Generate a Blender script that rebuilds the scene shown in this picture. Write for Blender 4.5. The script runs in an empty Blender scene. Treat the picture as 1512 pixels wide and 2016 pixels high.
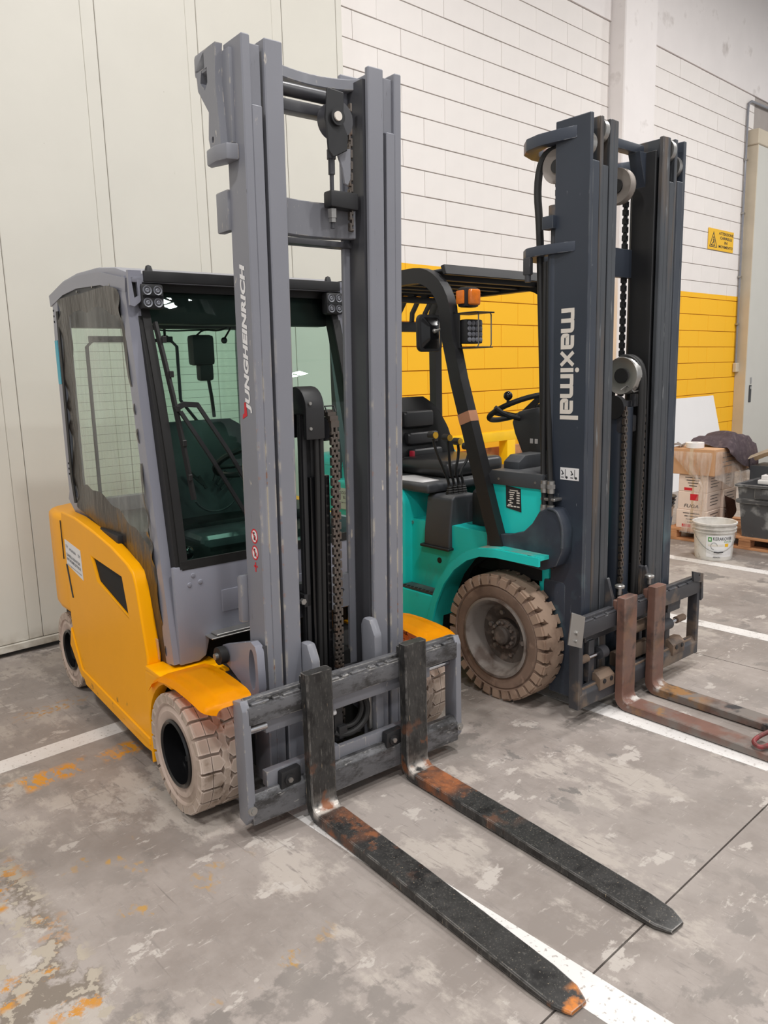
import bpy, bmesh, math, random
from mathutils import Vector, Matrix
from mathutils.geometry import tessellate_polygon
random.seed(7)
S = bpy.context.scene
COL = S.collection
rad = math.radians

# ---------------------------------------------------------------- camera
FPX = 1534.0
cr = Vector((0.73178, -0.68104, -0.02596)); cu = Vector((0.14071, 0.11370, 0.98350)); cf = Vector((0.66686, 0.72336, -0.17903))
cd = bpy.data.cameras.new('camera'); cam = bpy.data.objects.new('camera', cd); COL.objects.link(cam)
cd.sensor_fit = 'VERTICAL'; cd.sensor_height = 24.0; cd.lens = FPX / 2016 * 24.0
cd.clip_start = 0.05; cd.clip_end = 100
mw = Matrix.Identity(4)
for i in range(3):
    mw[i][0] = cr[i]; mw[i][1] = cu[i]; mw[i][2] = -cf[i]
mw[0][3] = 0; mw[1][3] = 0; mw[2][3] = 1.6
cam.matrix_world = mw
S.camera = cam

# ---------------------------------------------------------------- light and exposure
S.view_settings.view_transform = 'Standard'; S.view_settings.look = 'None'
S.view_settings.gamma = 1.0; S.view_settings.use_curve_mapping = False
S.view_settings.exposure = 0.0
wd = bpy.data.worlds.new('hall_fill'); S.world = wd; wd.use_nodes = True
bg = wd.node_tree.nodes['Background']; bg.inputs[0].default_value = (0.96, 0.98, 1.0, 1); bg.inputs[1].default_value = 0.66  # added ambient fill entering where the hall is left open, no daylight source
LAMP_W = 38.0          # watts of each of the four panels of a high-bay lamp
LAMPS = [(4.25, -3.07, 6.5), (7.96, -7.55, 6.5), (-2.5, -3.0, 6.5), (1.2, -0.6, 6.5), (8.6, 1.2, 6.5), (3.6, 1.6, 6.5), (11.8, .8, 6.5), (-1.5, 1.5, 6.5)]  # first two placed by their reflections; three near back wall added to brighten it

# ---------------------------------------------------------------- helpers
def srgb(r, g, b):
    f = lambda c: (c / 255 / 12.92) if c / 255 <= 0.04045 else ((c / 255 + 0.055) / 1.055) ** 2.4
    return (f(r), f(g), f(b), 1.0)

def pmat(name, base, rough=0.5, metal=0.0, layers=(), bump=None, var=0.06, vscale=3.0, spec=0.5, coat=0.0, coord='Object'):
    """procedural material: base colour, gentle variation, then layers (colour, [masks], roughness)"""
    m = bpy.data.materials.new(name); m.use_nodes = True
    nt = m.node_tree; N = nt.nodes; L = nt.links
    bs = N['Principled BSDF']
    tc = N.new('ShaderNodeTexCoord'); co = tc.outputs[coord]
    def noise(scale, detail=4, st=(1, 1, 1), dist=0.0, rg=0.55):
        mp = N.new('ShaderNodeMapping'); mp.inputs['Scale'].default_value = st; L.new(co, mp.inputs[0])
        n = N.new('ShaderNodeTexNoise'); n.inputs['Scale'].default_value = scale; n.inputs['Detail'].default_value = detail
        n.inputs['Roughness'].default_value = rg; n.inputs['Distortion'].default_value = dist
        L.new(mp.outputs[0], n.inputs[0]); return n.outputs[0]
    def mrange(s, a, b):
        r = N.new('ShaderNodeMapRange'); r.inputs[1].default_value = a; r.inputs[2].default_value = b; L.new(s, r.inputs[0]); return r.outputs[0]
    def mul(a, b):
        k = N.new('ShaderNodeMath'); k.operation = 'MULTIPLY'; L.new(a, k.inputs[0])
        if isinstance(b, (int, float)): k.inputs[1].default_value = b
        else: L.new(b, k.inputs[1])
        return k.outputs[0]
    sep = None
    def mask(sp):
        nonlocal sep
        if sp[0] == 'n': return mrange(noise(sp[1], sp[5] if len(sp) > 5 else 4, sp[4] if len(sp) > 4 else (1, 1, 1), 0, sp[6] if len(sp) > 6 else .55), sp[2], sp[3])
        if sp[0] in 'xyz':
            if sep is None:
                sep = N.new('ShaderNodeSeparateXYZ'); L.new(co, sep.inputs[0])
            o = sep.outputs['xyz'.index(sp[0])]
            if len(sp) > 5:      # wobble the border
                ad = N.new('ShaderNodeMath'); ad.operation = 'MULTIPLY_ADD'; L.new(noise(sp[5]), ad.inputs[0]); ad.inputs[1].default_value = sp[4]; L.new(o, ad.inputs[2]); o = ad.outputs[0]
            a, b, s = sp[1], sp[2], sp[3]
            return mul(mrange(o, a - s, a + s), mrange(o, b + s, b - s))
        if sp[0] == 'edge':
            bv = N.new('ShaderNodeBevel'); bv.samples = 4; bv.inputs[0].default_value = sp[1]
            g = N.new('ShaderNodeNewGeometry')
            d = N.new('ShaderNodeVectorMath'); d.operation = 'DOT_PRODUCT'; L.new(bv.outputs[0], d.inputs[0]); L.new(g.outputs['Normal'], d.inputs[1])
            return mrange(d.outputs['Value'], 0.97, 0.85)
        if sp[0] == 'k': 
            v = N.new('ShaderNodeValue'); v.outputs[0].default_value = sp[1]; return v.outputs[0]
        if sp[0] == 'up':
            g = N.new('ShaderNodeNewGeometry'); sx = N.new('ShaderNodeSeparateXYZ'); L.new(g.outputs['True Normal'], sx.inputs[0]); return mrange(sx.outputs[2], 0.6, 0.9)
        if sp[0] == 'attr':
            a = N.new('ShaderNodeAttribute'); a.attribute_name = sp[1]; return a.outputs['Fac']
    def mix(a, b, f):
        x = N.new('ShaderNodeMix'); x.data_type = 'RGBA'; L.new(f, x.inputs[0])
        if isinstance(a, tuple): x.inputs[6].default_value = a
        else: L.new(a, x.inputs[6])
        if isinstance(b, tuple): x.inputs[7].default_value = b
        else: L.new(b, x.inputs[7])
        return x.outputs[2]
    c0 = tuple(min(1, k * (1 - var)) for k in base[:3]) + (1,); c1 = tuple(min(1, k * (1 + var)) for k in base[:3]) + (1,)
    col = mix(c0, c1, mrange(noise(vscale), 0.35, 0.65))
    rg = None
    for ly in layers:
        f = None
        for sp in ly[1]:
            k = mask(sp); f = k if f is None else mul(f, k)
        col = mix(col, ly[0], f)
        if len(ly) > 2:
            x = N.new('ShaderNodeMix'); L.new(f, x.inputs[0])
            if rg is None: x.inputs[2].default_value = rough
            else: L.new(rg, x.inputs[2])
            x.inputs[3].default_value = ly[2]; rg = x.outputs[0]
    L.new(col, bs.inputs['Base Color'])
    if rg is None: bs.inputs['Roughness'].default_value = rough
    else: L.new(rg, bs.inputs['Roughness'])
    bs.inputs['Metallic'].default_value = metal
    bs.inputs['Specular IOR Level'].default_value = spec
    bs.inputs['Coat Weight'].default_value = coat; bs.inputs['Coat Roughness'].default_value = 0.15
    if bump:
        b = N.new('ShaderNodeBump'); b.inputs['Strength'].default_value = bump[1]; b.inputs['Distance'].default_value = bump[2]
        L.new(noise(bump[0], 5, bump[3] if len(bump) > 3 else (1, 1, 1)), b.inputs['Height']); L.new(b.outputs[0], bs.inputs['Normal'])
    return m

def glass_mat(name, tint, rough=0.02, haze=0.0, hazecol=(0.8, 0.8, 0.8, 1), bump=None, fr=1.45, attr=None, dark=None):
    m = bpy.data.materials.new(name); m.use_nodes = True
    nt = m.node_tree; N = nt.nodes; L = nt.links
    for n in list(N):
        if n.type == 'BSDF_PRINCIPLED': N.remove(n)
    out = [n for n in N if n.type == 'OUTPUT_MATERIAL'][0]
    tr = N.new('ShaderNodeBsdfTransparent'); tr.inputs[0].default_value = tint
    gl = N.new('ShaderNodeBsdfGlossy'); gl.inputs['Roughness'].default_value = rough
    fn = N.new('ShaderNodeFresnel')
    gb = N.new('ShaderNodeNewGeometry'); ib = N.new('ShaderNodeMath'); ib.operation = 'MULTIPLY_ADD'; L.new(gb.outputs['Backfacing'], ib.inputs[0]); ib.inputs[1].default_value = 1 / fr - fr; ib.inputs[2].default_value = fr; L.new(ib.outputs[0], fn.inputs[0])   # thin sheet: same reflection from both sides
    mx = N.new('ShaderNodeMixShader'); L.new(fn.outputs[0], mx.inputs[0]); L.new(tr.outputs[0], mx.inputs[1]); L.new(gl.outputs[0], mx.inputs[2])
    last = mx.outputs[0]
    tc = N.new('ShaderNodeTexCoord')
    if bump:
        n = N.new('ShaderNodeTexNoise'); n.inputs['Scale'].default_value = bump[0]; n.inputs['Detail'].default_value = 3
        mp = N.new('ShaderNodeMapping'); mp.inputs['Scale'].default_value = bump[3]; L.new(tc.outputs['Object'], mp.inputs[0]); L.new(mp.outputs[0], n.inputs[0])
        b = N.new('ShaderNodeBump'); b.inputs['Strength'].default_value = bump[1]; b.inputs['Distance'].default_value = bump[2]; L.new(n.outputs[0], b.inputs['Height'])
        L.new(b.outputs[0], gl.inputs['Normal']); L.new(b.outputs[0], fn.inputs['Normal'])
    if haze > 0:
        d = N.new('ShaderNodeBsdfDiffuse'); d.inputs[0].default_value = hazecol
        t2 = N.new('ShaderNodeBsdfTranslucent'); t2.inputs[0].default_value = hazecol
        ad = N.new('ShaderNodeMixShader'); ad.inputs[0].default_value = 0.5; L.new(d.outputs[0], ad.inputs[1]); L.new(t2.outputs[0], ad.inputs[2])
        n = N.new('ShaderNodeTexNoise'); n.inputs['Scale'].default_value = 9; n.inputs['Detail'].default_value = 5
        mp = N.new('ShaderNodeMapping'); mp.inputs['Scale'].default_value = (1, 3.5, 0.5); L.new(tc.outputs['Object'], mp.inputs[0]); L.new(mp.outputs[0], n.inputs[0])
        r = N.new('ShaderNodeMapRange'); r.inputs[1].default_value = 0.35; r.inputs[2].default_value = 0.8; r.inputs[3].default_value = haze * 0.35; r.inputs[4].default_value = haze * 1.9; L.new(n.outputs[0], r.inputs[0])
        m2 = N.new('ShaderNodeMixShader'); L.new(r.outputs[0], m2.inputs[0]); L.new(last, m2.inputs[1]); L.new(ad.outputs[0], m2.inputs[2]); last = m2.outputs[0]
    if attr:
        p = N.new('ShaderNodeBsdfPrincipled'); p.inputs['Roughness'].default_value = 0.28
        n = N.new('ShaderNodeTexNoise'); n.inputs['Scale'].default_value = 14; n.inputs['Detail'].default_value = 4
        mp = N.new('ShaderNodeMapping'); mp.inputs['Scale'].default_value = (1, 1.6, 0.5); L.new(tc.outputs['Object'], mp.inputs[0]); L.new(mp.outputs[0], n.inputs[0])
        cm = N.new('ShaderNodeMix'); cm.data_type = 'RGBA'; L.new(n.outputs[0], cm.inputs[0]); cm.inputs[6].default_value = dark[0]; cm.inputs[7].default_value = dark[1]
        L.new(cm.outputs[2], p.inputs['Base Color'])
        b = N.new('ShaderNodeBump'); b.inputs['Strength'].default_value = 0.6; b.inputs['Distance'].default_value = 0.012; L.new(n.outputs[0], b.inputs['Height']); L.new(b.outputs[0], p.inputs['Normal'])
        a = N.new('ShaderNodeAttribute'); a.attribute_name = attr
        r = N.new('ShaderNodeMapRange'); r.inputs[1].default_value = 0.45; r.inputs[2].default_value = 0.55; L.new(a.outputs['Fac'], r.inputs[0])
        m2 = N.new('ShaderNodeMixShader'); L.new(r.outputs[0], m2.inputs[0]); L.new(p.outputs[0], m2.inputs[1]); L.new(last, m2.inputs[2]); last = m2.outputs[0]
    L.new(last, out.inputs[0])
    return m

def emat(name, colr, st):
    m = bpy.data.materials.new(name); m.use_nodes = True
    b = m.node_tree.nodes['Principled BSDF']; b.inputs['Emission Color'].default_value = colr; b.inputs['Emission Strength'].default_value = st
    b.inputs['Base Color'].default_value = colr
    return m

class MB:
    def __init__(s, M=None): s.bm = bmesh.new(); s.M = M
    def _bev(s, vs, bev, seg=2):
        es = set()
        for v in vs:
            for e in v.link_edges: es.add(e)
        es = [e for e in es if len(e.link_faces) == 2 and e.calc_face_angle(0) > rad(25)]
        if es: bmesh.ops.bevel(s.bm, geom=es, offset=bev, segments=seg, profile=0.6, affect='EDGES', clamp_overlap=True)
    def box(s, x0, x1, y0, y1, z0, z1, bev=0, seg=2):
        P = [(x, y, z) for x in (x0, x1) for y in (y0, y1) for z in (z0, z1)]
        v = [s.bm.verts.new(p) for p in P]
        for f in ((0, 1, 3, 2), (4, 6, 7, 5), (0, 4, 5, 1), (2, 3, 7, 6), (0, 2, 6, 4), (1, 5, 7, 3)): s.bm.faces.new([v[i] for i in f])
        bmesh.ops.recalc_face_normals(s.bm, faces=list({f for q in v for f in q.link_faces}))
        if bev: s._bev(v, bev, seg)
        return s
    def prism(s, pts, axis, a, b, holes=(), bev=0, seg=2):
        loops = [list(pts)] + [list(h) for h in holes]
        def P(p, t):
            return (t, p[0], p[1]) if axis == 'x' else ((p[0], t, p[1]) if axis == 'y' else (p[0], p[1], t))
        allv = []
        A, B = [], []
        for lp in loops:
            va = [s.bm.verts.new(P(p, a)) for p in lp]; vb = [s.bm.verts.new(P(p, b)) for p in lp]
            A += va; B += vb
            n = len(lp)
            for i in range(n): s.bm.faces.new((va[i], va[(i + 1) % n], vb[(i + 1) % n], vb[i]))
            allv += va + vb
        if not holes:
            s.bm.faces.new(A); s.bm.faces.new(list(reversed(B)))
        else:
            tr = tessellate_polygon([[Vector((p[0], p[1], 0)) for p in lp] for lp in loops])
            for t in tr:
                try: s.bm.faces.new([A[i] for i in t]); s.bm.faces.new([B[i] for i in reversed(t)])
                except ValueError: pass
        bmesh.ops.recalc_face_normals(s.bm, faces=list({f for q in allv for f in q.link_faces}))
        if bev: s._bev(allv, bev, seg)
        return s
    def rings(s, rs, closed=False, caps=True):
        R = [[s.bm.verts.new(p) for p in r] for r in rs]; n = len(R[0])
        m = len(R)
        for i in range(m if closed else m - 1):
            a, b = R[i], R[(i + 1) % m]
            for j in range(n): s.bm.faces.new((a[j], a[(j + 1) % n], b[(j + 1) % n], b[j]))
        if caps and not closed:
            s.bm.faces.new(list(reversed(R[0]))); s.bm.faces.new(R[-1])
        return s
    def cyl(s, p, q, r, r2=None, n=16):
        p = Vector(p); q = Vector(q); d = (q - p).normalized(); r2 = r if r2 is None else r2
        a = d.orthogonal().normalized(); b = d.cross(a)
        mk = lambda c, rr: [c + rr * (math.cos(2 * math.pi * i / n) * a + math.sin(2 * math.pi * i / n) * b) for i in range(n)]
        return s.rings([mk(p, r), mk(q, r2)])
    def tube(s, pts, r, n=8, closed=False, smooth=0):
        P = [Vector(p) for p in pts]
        for _ in range(smooth):
            Q = [P[0]]
            for i in range(len(P) - 1): Q += [P[i].lerp(P[i + 1], .25), P[i].lerp(P[i + 1], .75)]
            Q.append(P[-1]); P = Q
        m = len(P); rs = []; a = None
        for i in range(m):
            t = (P[(i + 1) % m] - P[i - 1]) if closed else (P[min(i + 1, m - 1)] - P[max(i - 1, 0)])
            t.normalize()
            if a is None: a = t.orthogonal().normalized()
            a = (a - t * a.dot(t)).normalized(); b = t.cross(a)
            rs.append([P[i] + r * (math.cos(2 * math.pi * k / n) * a + math.sin(2 * math.pi * k / n) * b) for k in range(n)])
        return s.rings(rs, closed)
    def sweep(s, pts, w, h, up=(1, 0, 0), bev=0):
        """rectangular bar along a path; w along `up`, h across"""
        P = [Vector(p) for p in pts]; up = Vector(up); m = len(P); rs = []
        for i in range(m):
            if i == 0: t = P[1] - P[0]
            elif i == m - 1: t = P[-1] - P[-2]
            else: t = (P[i + 1] - P[i]).normalized() + (P[i] - P[i - 1]).normalized()
            t.normalize(); a = (up - t * up.dot(t)).normalized(); b = t.cross(a)
            k = 1.0
            if 0 < i < m - 1:
                cs = (P[i + 1] - P[i]).normalized().dot(t); k = 1 / max(cs, .5)
            rs.append([P[i] + a * w / 2 + b * h / 2 * k, P[i] - a * w / 2 + b * h / 2 * k, P[i] - a * w / 2 - b * h / 2 * k, P[i] + a * w / 2 - b * h / 2 * k])
        n0 = len(s.bm.verts); s.rings(rs)
        if bev:
            s.bm.verts.ensure_lookup_table(); s._bev(list(s.bm.verts)[n0:], bev, 1)
        return s
    def lathe(s, prof, c, axis, n=32, closed=True):
        """prof: (radius, offset along axis)"""
        c = Vector(c); d = Vector(axis).normalized(); a = d.orthogonal().normalized(); b = d.cross(a)
        R = []
        for i in range(n):
            t = 2 * math.pi * i / n; e = math.cos(t) * a + math.sin(t) * b
            R.append([s.bm.verts.new(c + e * r + d * h) for r, h in prof])
        k = len(prof)
        for i in range(n):
            p, q = R[i], R[(i + 1) % n]
            for j in range(k if closed else k - 1):
                vs = [p[j], p[(j + 1) % k], q[(j + 1) % k], q[j]]
                s.bm.faces.new(vs)
        return s
    def ball(s, c, r, sc=(1, 1, 1), n=14):
        g = bmesh.ops.create_uvsphere(s.bm, u_segments=n, v_segments=max(6, n // 2), radius=r)
        for v in g['verts']: v.co = Vector((v.co.x * sc[0], v.co.y * sc[1], v.co.z * sc[2])) + Vector(c)
        return s
    def grid(s, fn, nu, nv, thick=0.0):
        V = [[s.bm.verts.new(fn(i / nu, j / nv)) for j in range(nv + 1)] for i in range(nu + 1)]
        F = [s.bm.faces.new((V[i][j], V[i + 1][j], V[i + 1][j + 1], V[i][j + 1])) for i in range(nu) for j in range(nv)]
        if thick: bmesh.ops.solidify(s.bm, geom=F, thickness=thick)
        return s
    def build(s, name, mat, parent=None, ang=32, flat=False, label=None, kind=None):
        bm = s.bm
        if s.M is not None: bmesh.ops.transform(bm, matrix=s.M, verts=bm.verts)
        bmesh.ops.recalc_face_normals(bm, faces=bm.faces)
        me = bpy.data.meshes.new(name); bm.to_mesh(me); bm.free()
        if not flat:
            me.polygons.foreach_set('use_smooth', [True] * len(me.polygons)); me.set_sharp_from_angle(angle=rad(ang))
        me.materials.append(mat)
        o = bpy.data.objects.new(name, me); COL.objects.link(o)
        if parent is not None: o.parent = parent
        if label: o['label'] = label
        if kind: o['kind'] = kind
        return o

def tag(o, label, cat, group=None):
    o['label'] = label; o['category'] = cat
    if group: o['group'] = group
    return o
def thing(name, label, cat, loc=(0, 0, 0), rz=0.0, group=None):
    o = bpy.data.objects.new(name, None); COL.objects.link(o); o.location = loc; o.rotation_euler = (0, 0, rz); o.empty_display_size = 0.2
    return tag(o, label, cat, group)
def struct(o): o['kind'] = 'structure'; return o

def text_mesh(name, s, org, xd, yd, width, height, mat, parent, shear=0.0, bold=0.0, align='L', depth=0.0006, space=1.0):
    """flat lettering fitted in width x height; org = lower left corner of the lettering"""
    cu_ = bpy.data.curves.new(name, 'FONT'); cu_.body = s; cu_.shear = shear; cu_.offset = bold; cu_.space_character = space; cu_.resolution_u = 3
    if align == 'C': cu_.align_x = 'CENTER'
    t = bpy.data.objects.new(name, cu_); COL.objects.link(t)
    dg = bpy.context.evaluated_depsgraph_get(); dg.update()
    me = bpy.data.meshes.new_from_object(t.evaluated_get(dg)); bpy.data.objects.remove(t)
    xs = [v.co.x for v in me.vertices]; ys = [v.co.y for v in me.vertices]
    x0, x1, y0, y1 = min(xs), max(xs), min(ys), max(ys)
    xd = Vector(xd).normalized(); yd = Vector(yd).normalized(); nn = xd.cross(yd); org = Vector(org)
    for v in me.vertices:
        v.co = org + xd * ((v.co.x - x0) / (x1 - x0) * width) + yd * ((v.co.y - y0) / (y1 - y0) * height) + nn * depth
    me.materials.clear(); me.materials.append(mat)
    o = bpy.data.objects.new(name, me); COL.objects.link(o)
    if parent is not None: o.parent = parent
    return o

def flat_poly(mb, pts, org, xd, yd, off=0.0004):
    xd = Vector(xd).normalized(); yd = Vector(yd).normalized(); nn = xd.cross(yd); org = Vector(org)
    mb.bm.faces.new([mb.bm.verts.new(org + xd * p[0] + yd * p[1] + nn * off) for p in pts])

# ---------------------------------------------------------------- materials
DIRT = srgb(70, 62, 55)
M_floor = pmat('worn_concrete', srgb(158, 149, 143), 0.58, var=0.09, vscale=.7, layers=[
    (srgb(136, 127, 121), [('n', 1.3, .44, .60, (1, 1, 1), 12, .68)], .5),
    (srgb(171, 162, 154), [('n', 2.1, .53, .58, (1.3, .8, 1), 14, .70)], .66),
    (srgb(128, 121, 116), [('n', 3.1, .555, .59, (1, 1, 1), 14, .64), ('n', .7, .42, .55)], .5),
    (srgb(178, 170, 163), [('n', 4.2, .60, .625, (1, 1.6, 1), 14, .64)], .7),
    (srgb(120, 115, 111), [('n', 5.2, .59, .62, (1.4, .8, 1), 14, .7), ('n', .9, .5, .6)], .5),
    (srgb(136, 128, 123), [('n', 46, .56, .66, (1, .2, 1), 8, .7)]),
    (srgb(180, 172, 165), [('n', 52, .60, .70, (.25, 1, 1), 8, .7)]),
    (srgb(104, 97, 93), [('n', 60, .67, .72, (1, .035, 1), 2), ('n', 1.1, .45, .7)]),
    (srgb(106, 99, 95), [('n', 60, .68, .72, (.04, 1, 1), 2), ('n', 1.4, .45, .7)]),
    (srgb(204, 140, 44), [('x', .72, 1.40, .06), ('y', 3.08, 3.20, .02, .05, 9), ('n', 3.6, .47, .53, (1, .35, 1)), ('n', 26, .46, .52, (1, .5, 1), 8, .72)]),
    (srgb(178, 132, 66), [('x', 1.1, 1.36, .08), ('y', 3.74, 3.84, .02), ('n', 30, .5, .6)]),
    (srgb(122, 112, 102), [('x', .40, .70, .03, .05, 6), ('y', .2, 2.7, .2), ('n', 6.5, .47, .52, (1, 1, 1), 10, .66)]),
    (srgb(166, 156, 142), [('x', .40, .71, .02, .05, 5), ('y', .2, 2.8, .2), ('n', 13, .54, .56, (1, 1, 1), 12, .62)]),
    (srgb(186, 130, 56), [('x', .40, .70, .04, .06, 6), ('y', .2, 2.7, .2), ('n', 5.0, .53, .60, (1, 1, 1), 6), ('n', 22, .50, .54, (1, 1, 1), 8, .72)]),
    (srgb(170, 134, 78), [('x', .74, 1.2, .1), ('y', 1.4, 2.7, .2), ('n', 6, .62, .68), ('n', 44, .48, .55, (1, .4, 1))]),
], bump=(28, .25, .004), spec=0.35)
M_white_line = pmat('floor_line_paint', srgb(218, 214, 211), .6, layers=[(srgb(140, 131, 125), [('n', 16, .60, .68, (1, 1, 1), 8), ('n', 2.5, .45, .6)]), (srgb(170, 162, 156), [('n', 70, .6, .68)])])
M_block = pmat('painted_block', srgb(232, 226, 222), .75, var=.02, coord='Object', layers=[(srgb(150, 144, 140), [('n', 34, .74, .78, (1, 1, 1), 6)])], bump=(60, .15, .002))
def two_tone(m, z, colr):
    nt = m.node_tree; N = nt.nodes; L = nt.links; bs = N['Principled BSDF']; src = bs.inputs['Base Color'].links[0].from_socket
    g = N.new('ShaderNodeNewGeometry'); s = N.new('ShaderNodeSeparateXYZ'); L.new(g.outputs['Position'], s.inputs[0])
    k = N.new('ShaderNodeMath'); k.operation = 'LESS_THAN'; k.inputs[1].default_value = z; L.new(s.outputs[2], k.inputs[0])
    x = N.new('ShaderNodeMix'); x.data_type = 'RGBA'; x.blend_type = 'MIX'; L.new(k.outputs[0], x.inputs[0]); L.new(src, x.inputs[6]); x.inputs[7].default_value = colr
    L.new(x.outputs[2], bs.inputs['Base Color'])
two_tone(M_block, 2.495, srgb(250, 188, 26))
M_mortar = pmat('mortar', srgb(168, 160, 155), .9); two_tone(M_mortar, 2.495, srgb(176, 124, 20))
M_plaster = pmat('painted_concrete', srgb(232, 226, 224), .7, var=.02, layers=[(srgb(200, 192, 188), [('n', 3, .62, .75)])])
M_panel = pmat('cold_room_panel', srgb(206, 202, 192), .45, var=.015, layers=[(srgb(150, 140, 125), [('n', 26, .76, .79, (1, 1, 1), 6)]), (srgb(140, 128, 112), [('z', -.1, .09, .06), ('n', 9, .4, .7)])])
M_panel_dark = pmat('panel_joint', srgb(150, 146, 138), .7)
M_door = pmat('cold_store_door_skin', srgb(200, 198, 190), .45, var=.015)
M_beige = pmat('door_post_paint', srgb(196, 184, 164), .55)
M_ceil = pmat('roof_deck', srgb(150, 148, 145), .8)
M_lamp = emat('led_panel', (1, .97, .92, 1), 14.0)
CHIP = srgb(206, 198, 188)
M_grey = pmat('grey_lacquer', srgb(126, 127, 134), .42, var=.03, layers=[(srgb(190, 182, 170), [('edge', .008), ('n', 22, .54, .62)]), (CHIP, [('n', 26, .71, .75, (1.2, 1.2, .5), 6)]), (srgb(176, 170, 164), [('n', 45, .68, .74, (3, 3, .5))])], coat=.15)
M_mast_a = pmat('grey_mast_lacquer', srgb(126, 127, 135), .40, var=.03, layers=[(srgb(202, 190, 168), [('edge', .014), ('n', 16, .52, .60, (1, 1, .6)), ('z', .3, 1.6, .3)]), (srgb(198, 188, 176), [('n', 22, .69, .73, (1.4, 1.4, .45), 6)]), (srgb(150, 100, 70), [('edge', .012), ('n', 30, .6, .66), ('z', .3, 1.5, .2)]), (srgb(84, 84, 90), [('n', 40, .70, .75, (4, 4, .3))])], coat=.1)
M_grey_dark = pmat('greased_steel_grey', srgb(66, 66, 70), .35, var=.1)
M_cab = pmat('cab_grey_lacquer', srgb(134, 135, 146), .35, var=.02, coat=.25)
M_yellow = pmat('yellow_lacquer', srgb(252, 172, 0), .38, var=.02, coat=.0, spec=.18, layers=[(srgb(150, 104, 30), [('z', .05, .24, .05), ('n', 18, .62, .72)])])
M_black = pmat('black_plastic', srgb(34, 34, 36), .5, var=.1)
M_gloss = pmat('black_gloss', srgb(20, 20, 22), .2)
M_rubber = pmat('black_rubber', srgb(28, 27, 27), .6)
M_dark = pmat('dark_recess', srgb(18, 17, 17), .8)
M_chrome = pmat('chrome', srgb(205, 205, 208), .15, 1.0)
M_steel = pmat('zinc_steel', srgb(165, 163, 160), .35, .8)
M_chain = pmat('chain_steel', srgb(104, 96, 90), .34, .6, layers=[(srgb(104, 80, 64), [('n', 18, .56, .8)])])
M_fork = pmat('fork_steel', srgb(58, 57, 56), .36, .25, var=.2, vscale=12, spec=.5, layers=[
    (srgb(92, 90, 86), [('n', 60, .54, .66, (2, 2, .5), 10, .7)]), (srgb(34, 33, 33), [('n', 16, .50, .64, (1, 1, .7), 10, .66)]), (srgb(120, 118, 112), [('n', 70, .64, .70, (3, 3, .2), 4)]),
    (srgb(158, 96, 58), [('y', -.19, -.030, .04, .08, 8), ('z', -.1, .07, .02), ('n', 11, .40, .6, (1, 1, 1), 8, .65)], .6), (srgb(196, 188, 180), [('y', -.036, -.004, .006), ('z', .03, .10, .01), ('n', 26, .34, .5)], .3),  # second layer: pale band at the heel bend is a painted highlight
    (srgb(132, 82, 52), [('y', -.42, .1, .12), ('n', 12, .56, .66), ('z', -.1, .22, .08)], .6),
    (srgb(196, 120, 50), [('y', -1.2, -1.085, .012), ('z', -.1, .05, .01), ('x', -.3, 0, .01), ('n', 14, .40, .5)], .6),
    (srgb(170, 166, 162), [('edge', .006), ('n', 20, .42, .55)]), (srgb(180, 160, 130), [('n', 70, .68, .73, (3, 3, .25))])])
M_bar = pmat('worn_carriage_steel', srgb(104, 104, 107), .4, .2, var=.1, layers=[(srgb(58, 57, 57), [('n', 13, .46, .60, (.7, 1, 1.6), 12, .74)]), (srgb(150, 148, 145), [('n', 34, .60, .66, (.5, 2, 2), 10, .68)]), (srgb(186, 182, 176), [('edge', .006), ('n', 18, .45, .6)])])
M_tyre_a = pmat('nonmarking_tyre', srgb(196, 176, 164), .7, var=.05, layers=[(srgb(168, 150, 136), [('n', 5, .45, .65)]), (srgb(120, 104, 94), [('n', 22, .64, .74)])], bump=(80, .1, .001))
M_tread_a = pmat('nonmarking_tread', srgb(178, 160, 146), .75, var=.06, layers=[(srgb(206, 190, 178), [('edge', .010)]), (srgb(140, 122, 106), [('n', 18, .55, .7)])])
M_tyre_b = pmat('dusty_tyre', srgb(126, 104, 90), .8, var=.1, vscale=9, layers=[(srgb(100, 80, 68), [('n', 6, .5, .65)]), (srgb(150, 126, 110), [('n', 14, .55, .68)])], bump=(70, .2, .002))
M_tread_b = pmat('dusty_tread', srgb(158, 134, 116), .85, var=.06, layers=[(srgb(124, 100, 84), [('n', 8, .52, .7)])], bump=(60, .15, .001))
M_rim_b = pmat('dusty_rim', srgb(140, 132, 126), .55, .2, layers=[(srgb(96, 82, 74), [('n', 7, .48, .62)])])
M_rimdark_b = pmat('dusty_hub', srgb(82, 74, 69), .7, var=.1, layers=[(srgb(110, 98, 90), [('n', 20, .52, .66)])])
M_mast_b = pmat('slate_mast_paint', srgb(50, 56, 67), .45, var=.06, layers=[(srgb(96, 122, 128), [('z', .25, .75, .2), ('n', 3.5, .48, .66)]), (srgb(110, 112, 114), [('edge', .006), ('n', 14, .40, .6, (1, 1, .4))]), (srgb(120, 124, 130), [('n', 32, .71, .75, (1, 3, .6), 6)])])
M_rail_b = pmat('worn_mast_rail', srgb(74, 77, 82), .42, .3, var=.12, layers=[(srgb(104, 92, 82), [('n', 5, .52, .66, (2, 2, .2))]), (srgb(128, 130, 132), [('n', 18, .62, .70, (2, 2, .25), 6)])])
M_teal = pmat('teal_lacquer', srgb(36, 212, 204), .32, var=.03, coat=.0, spec=.4, layers=[(srgb(90, 120, 110), [('z', .1, .5, .2), ('n', 5, .5, .7)]), (srgb(30, 60, 60), [('edge', .008), ('n', 26, .62, .7)])])
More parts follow.
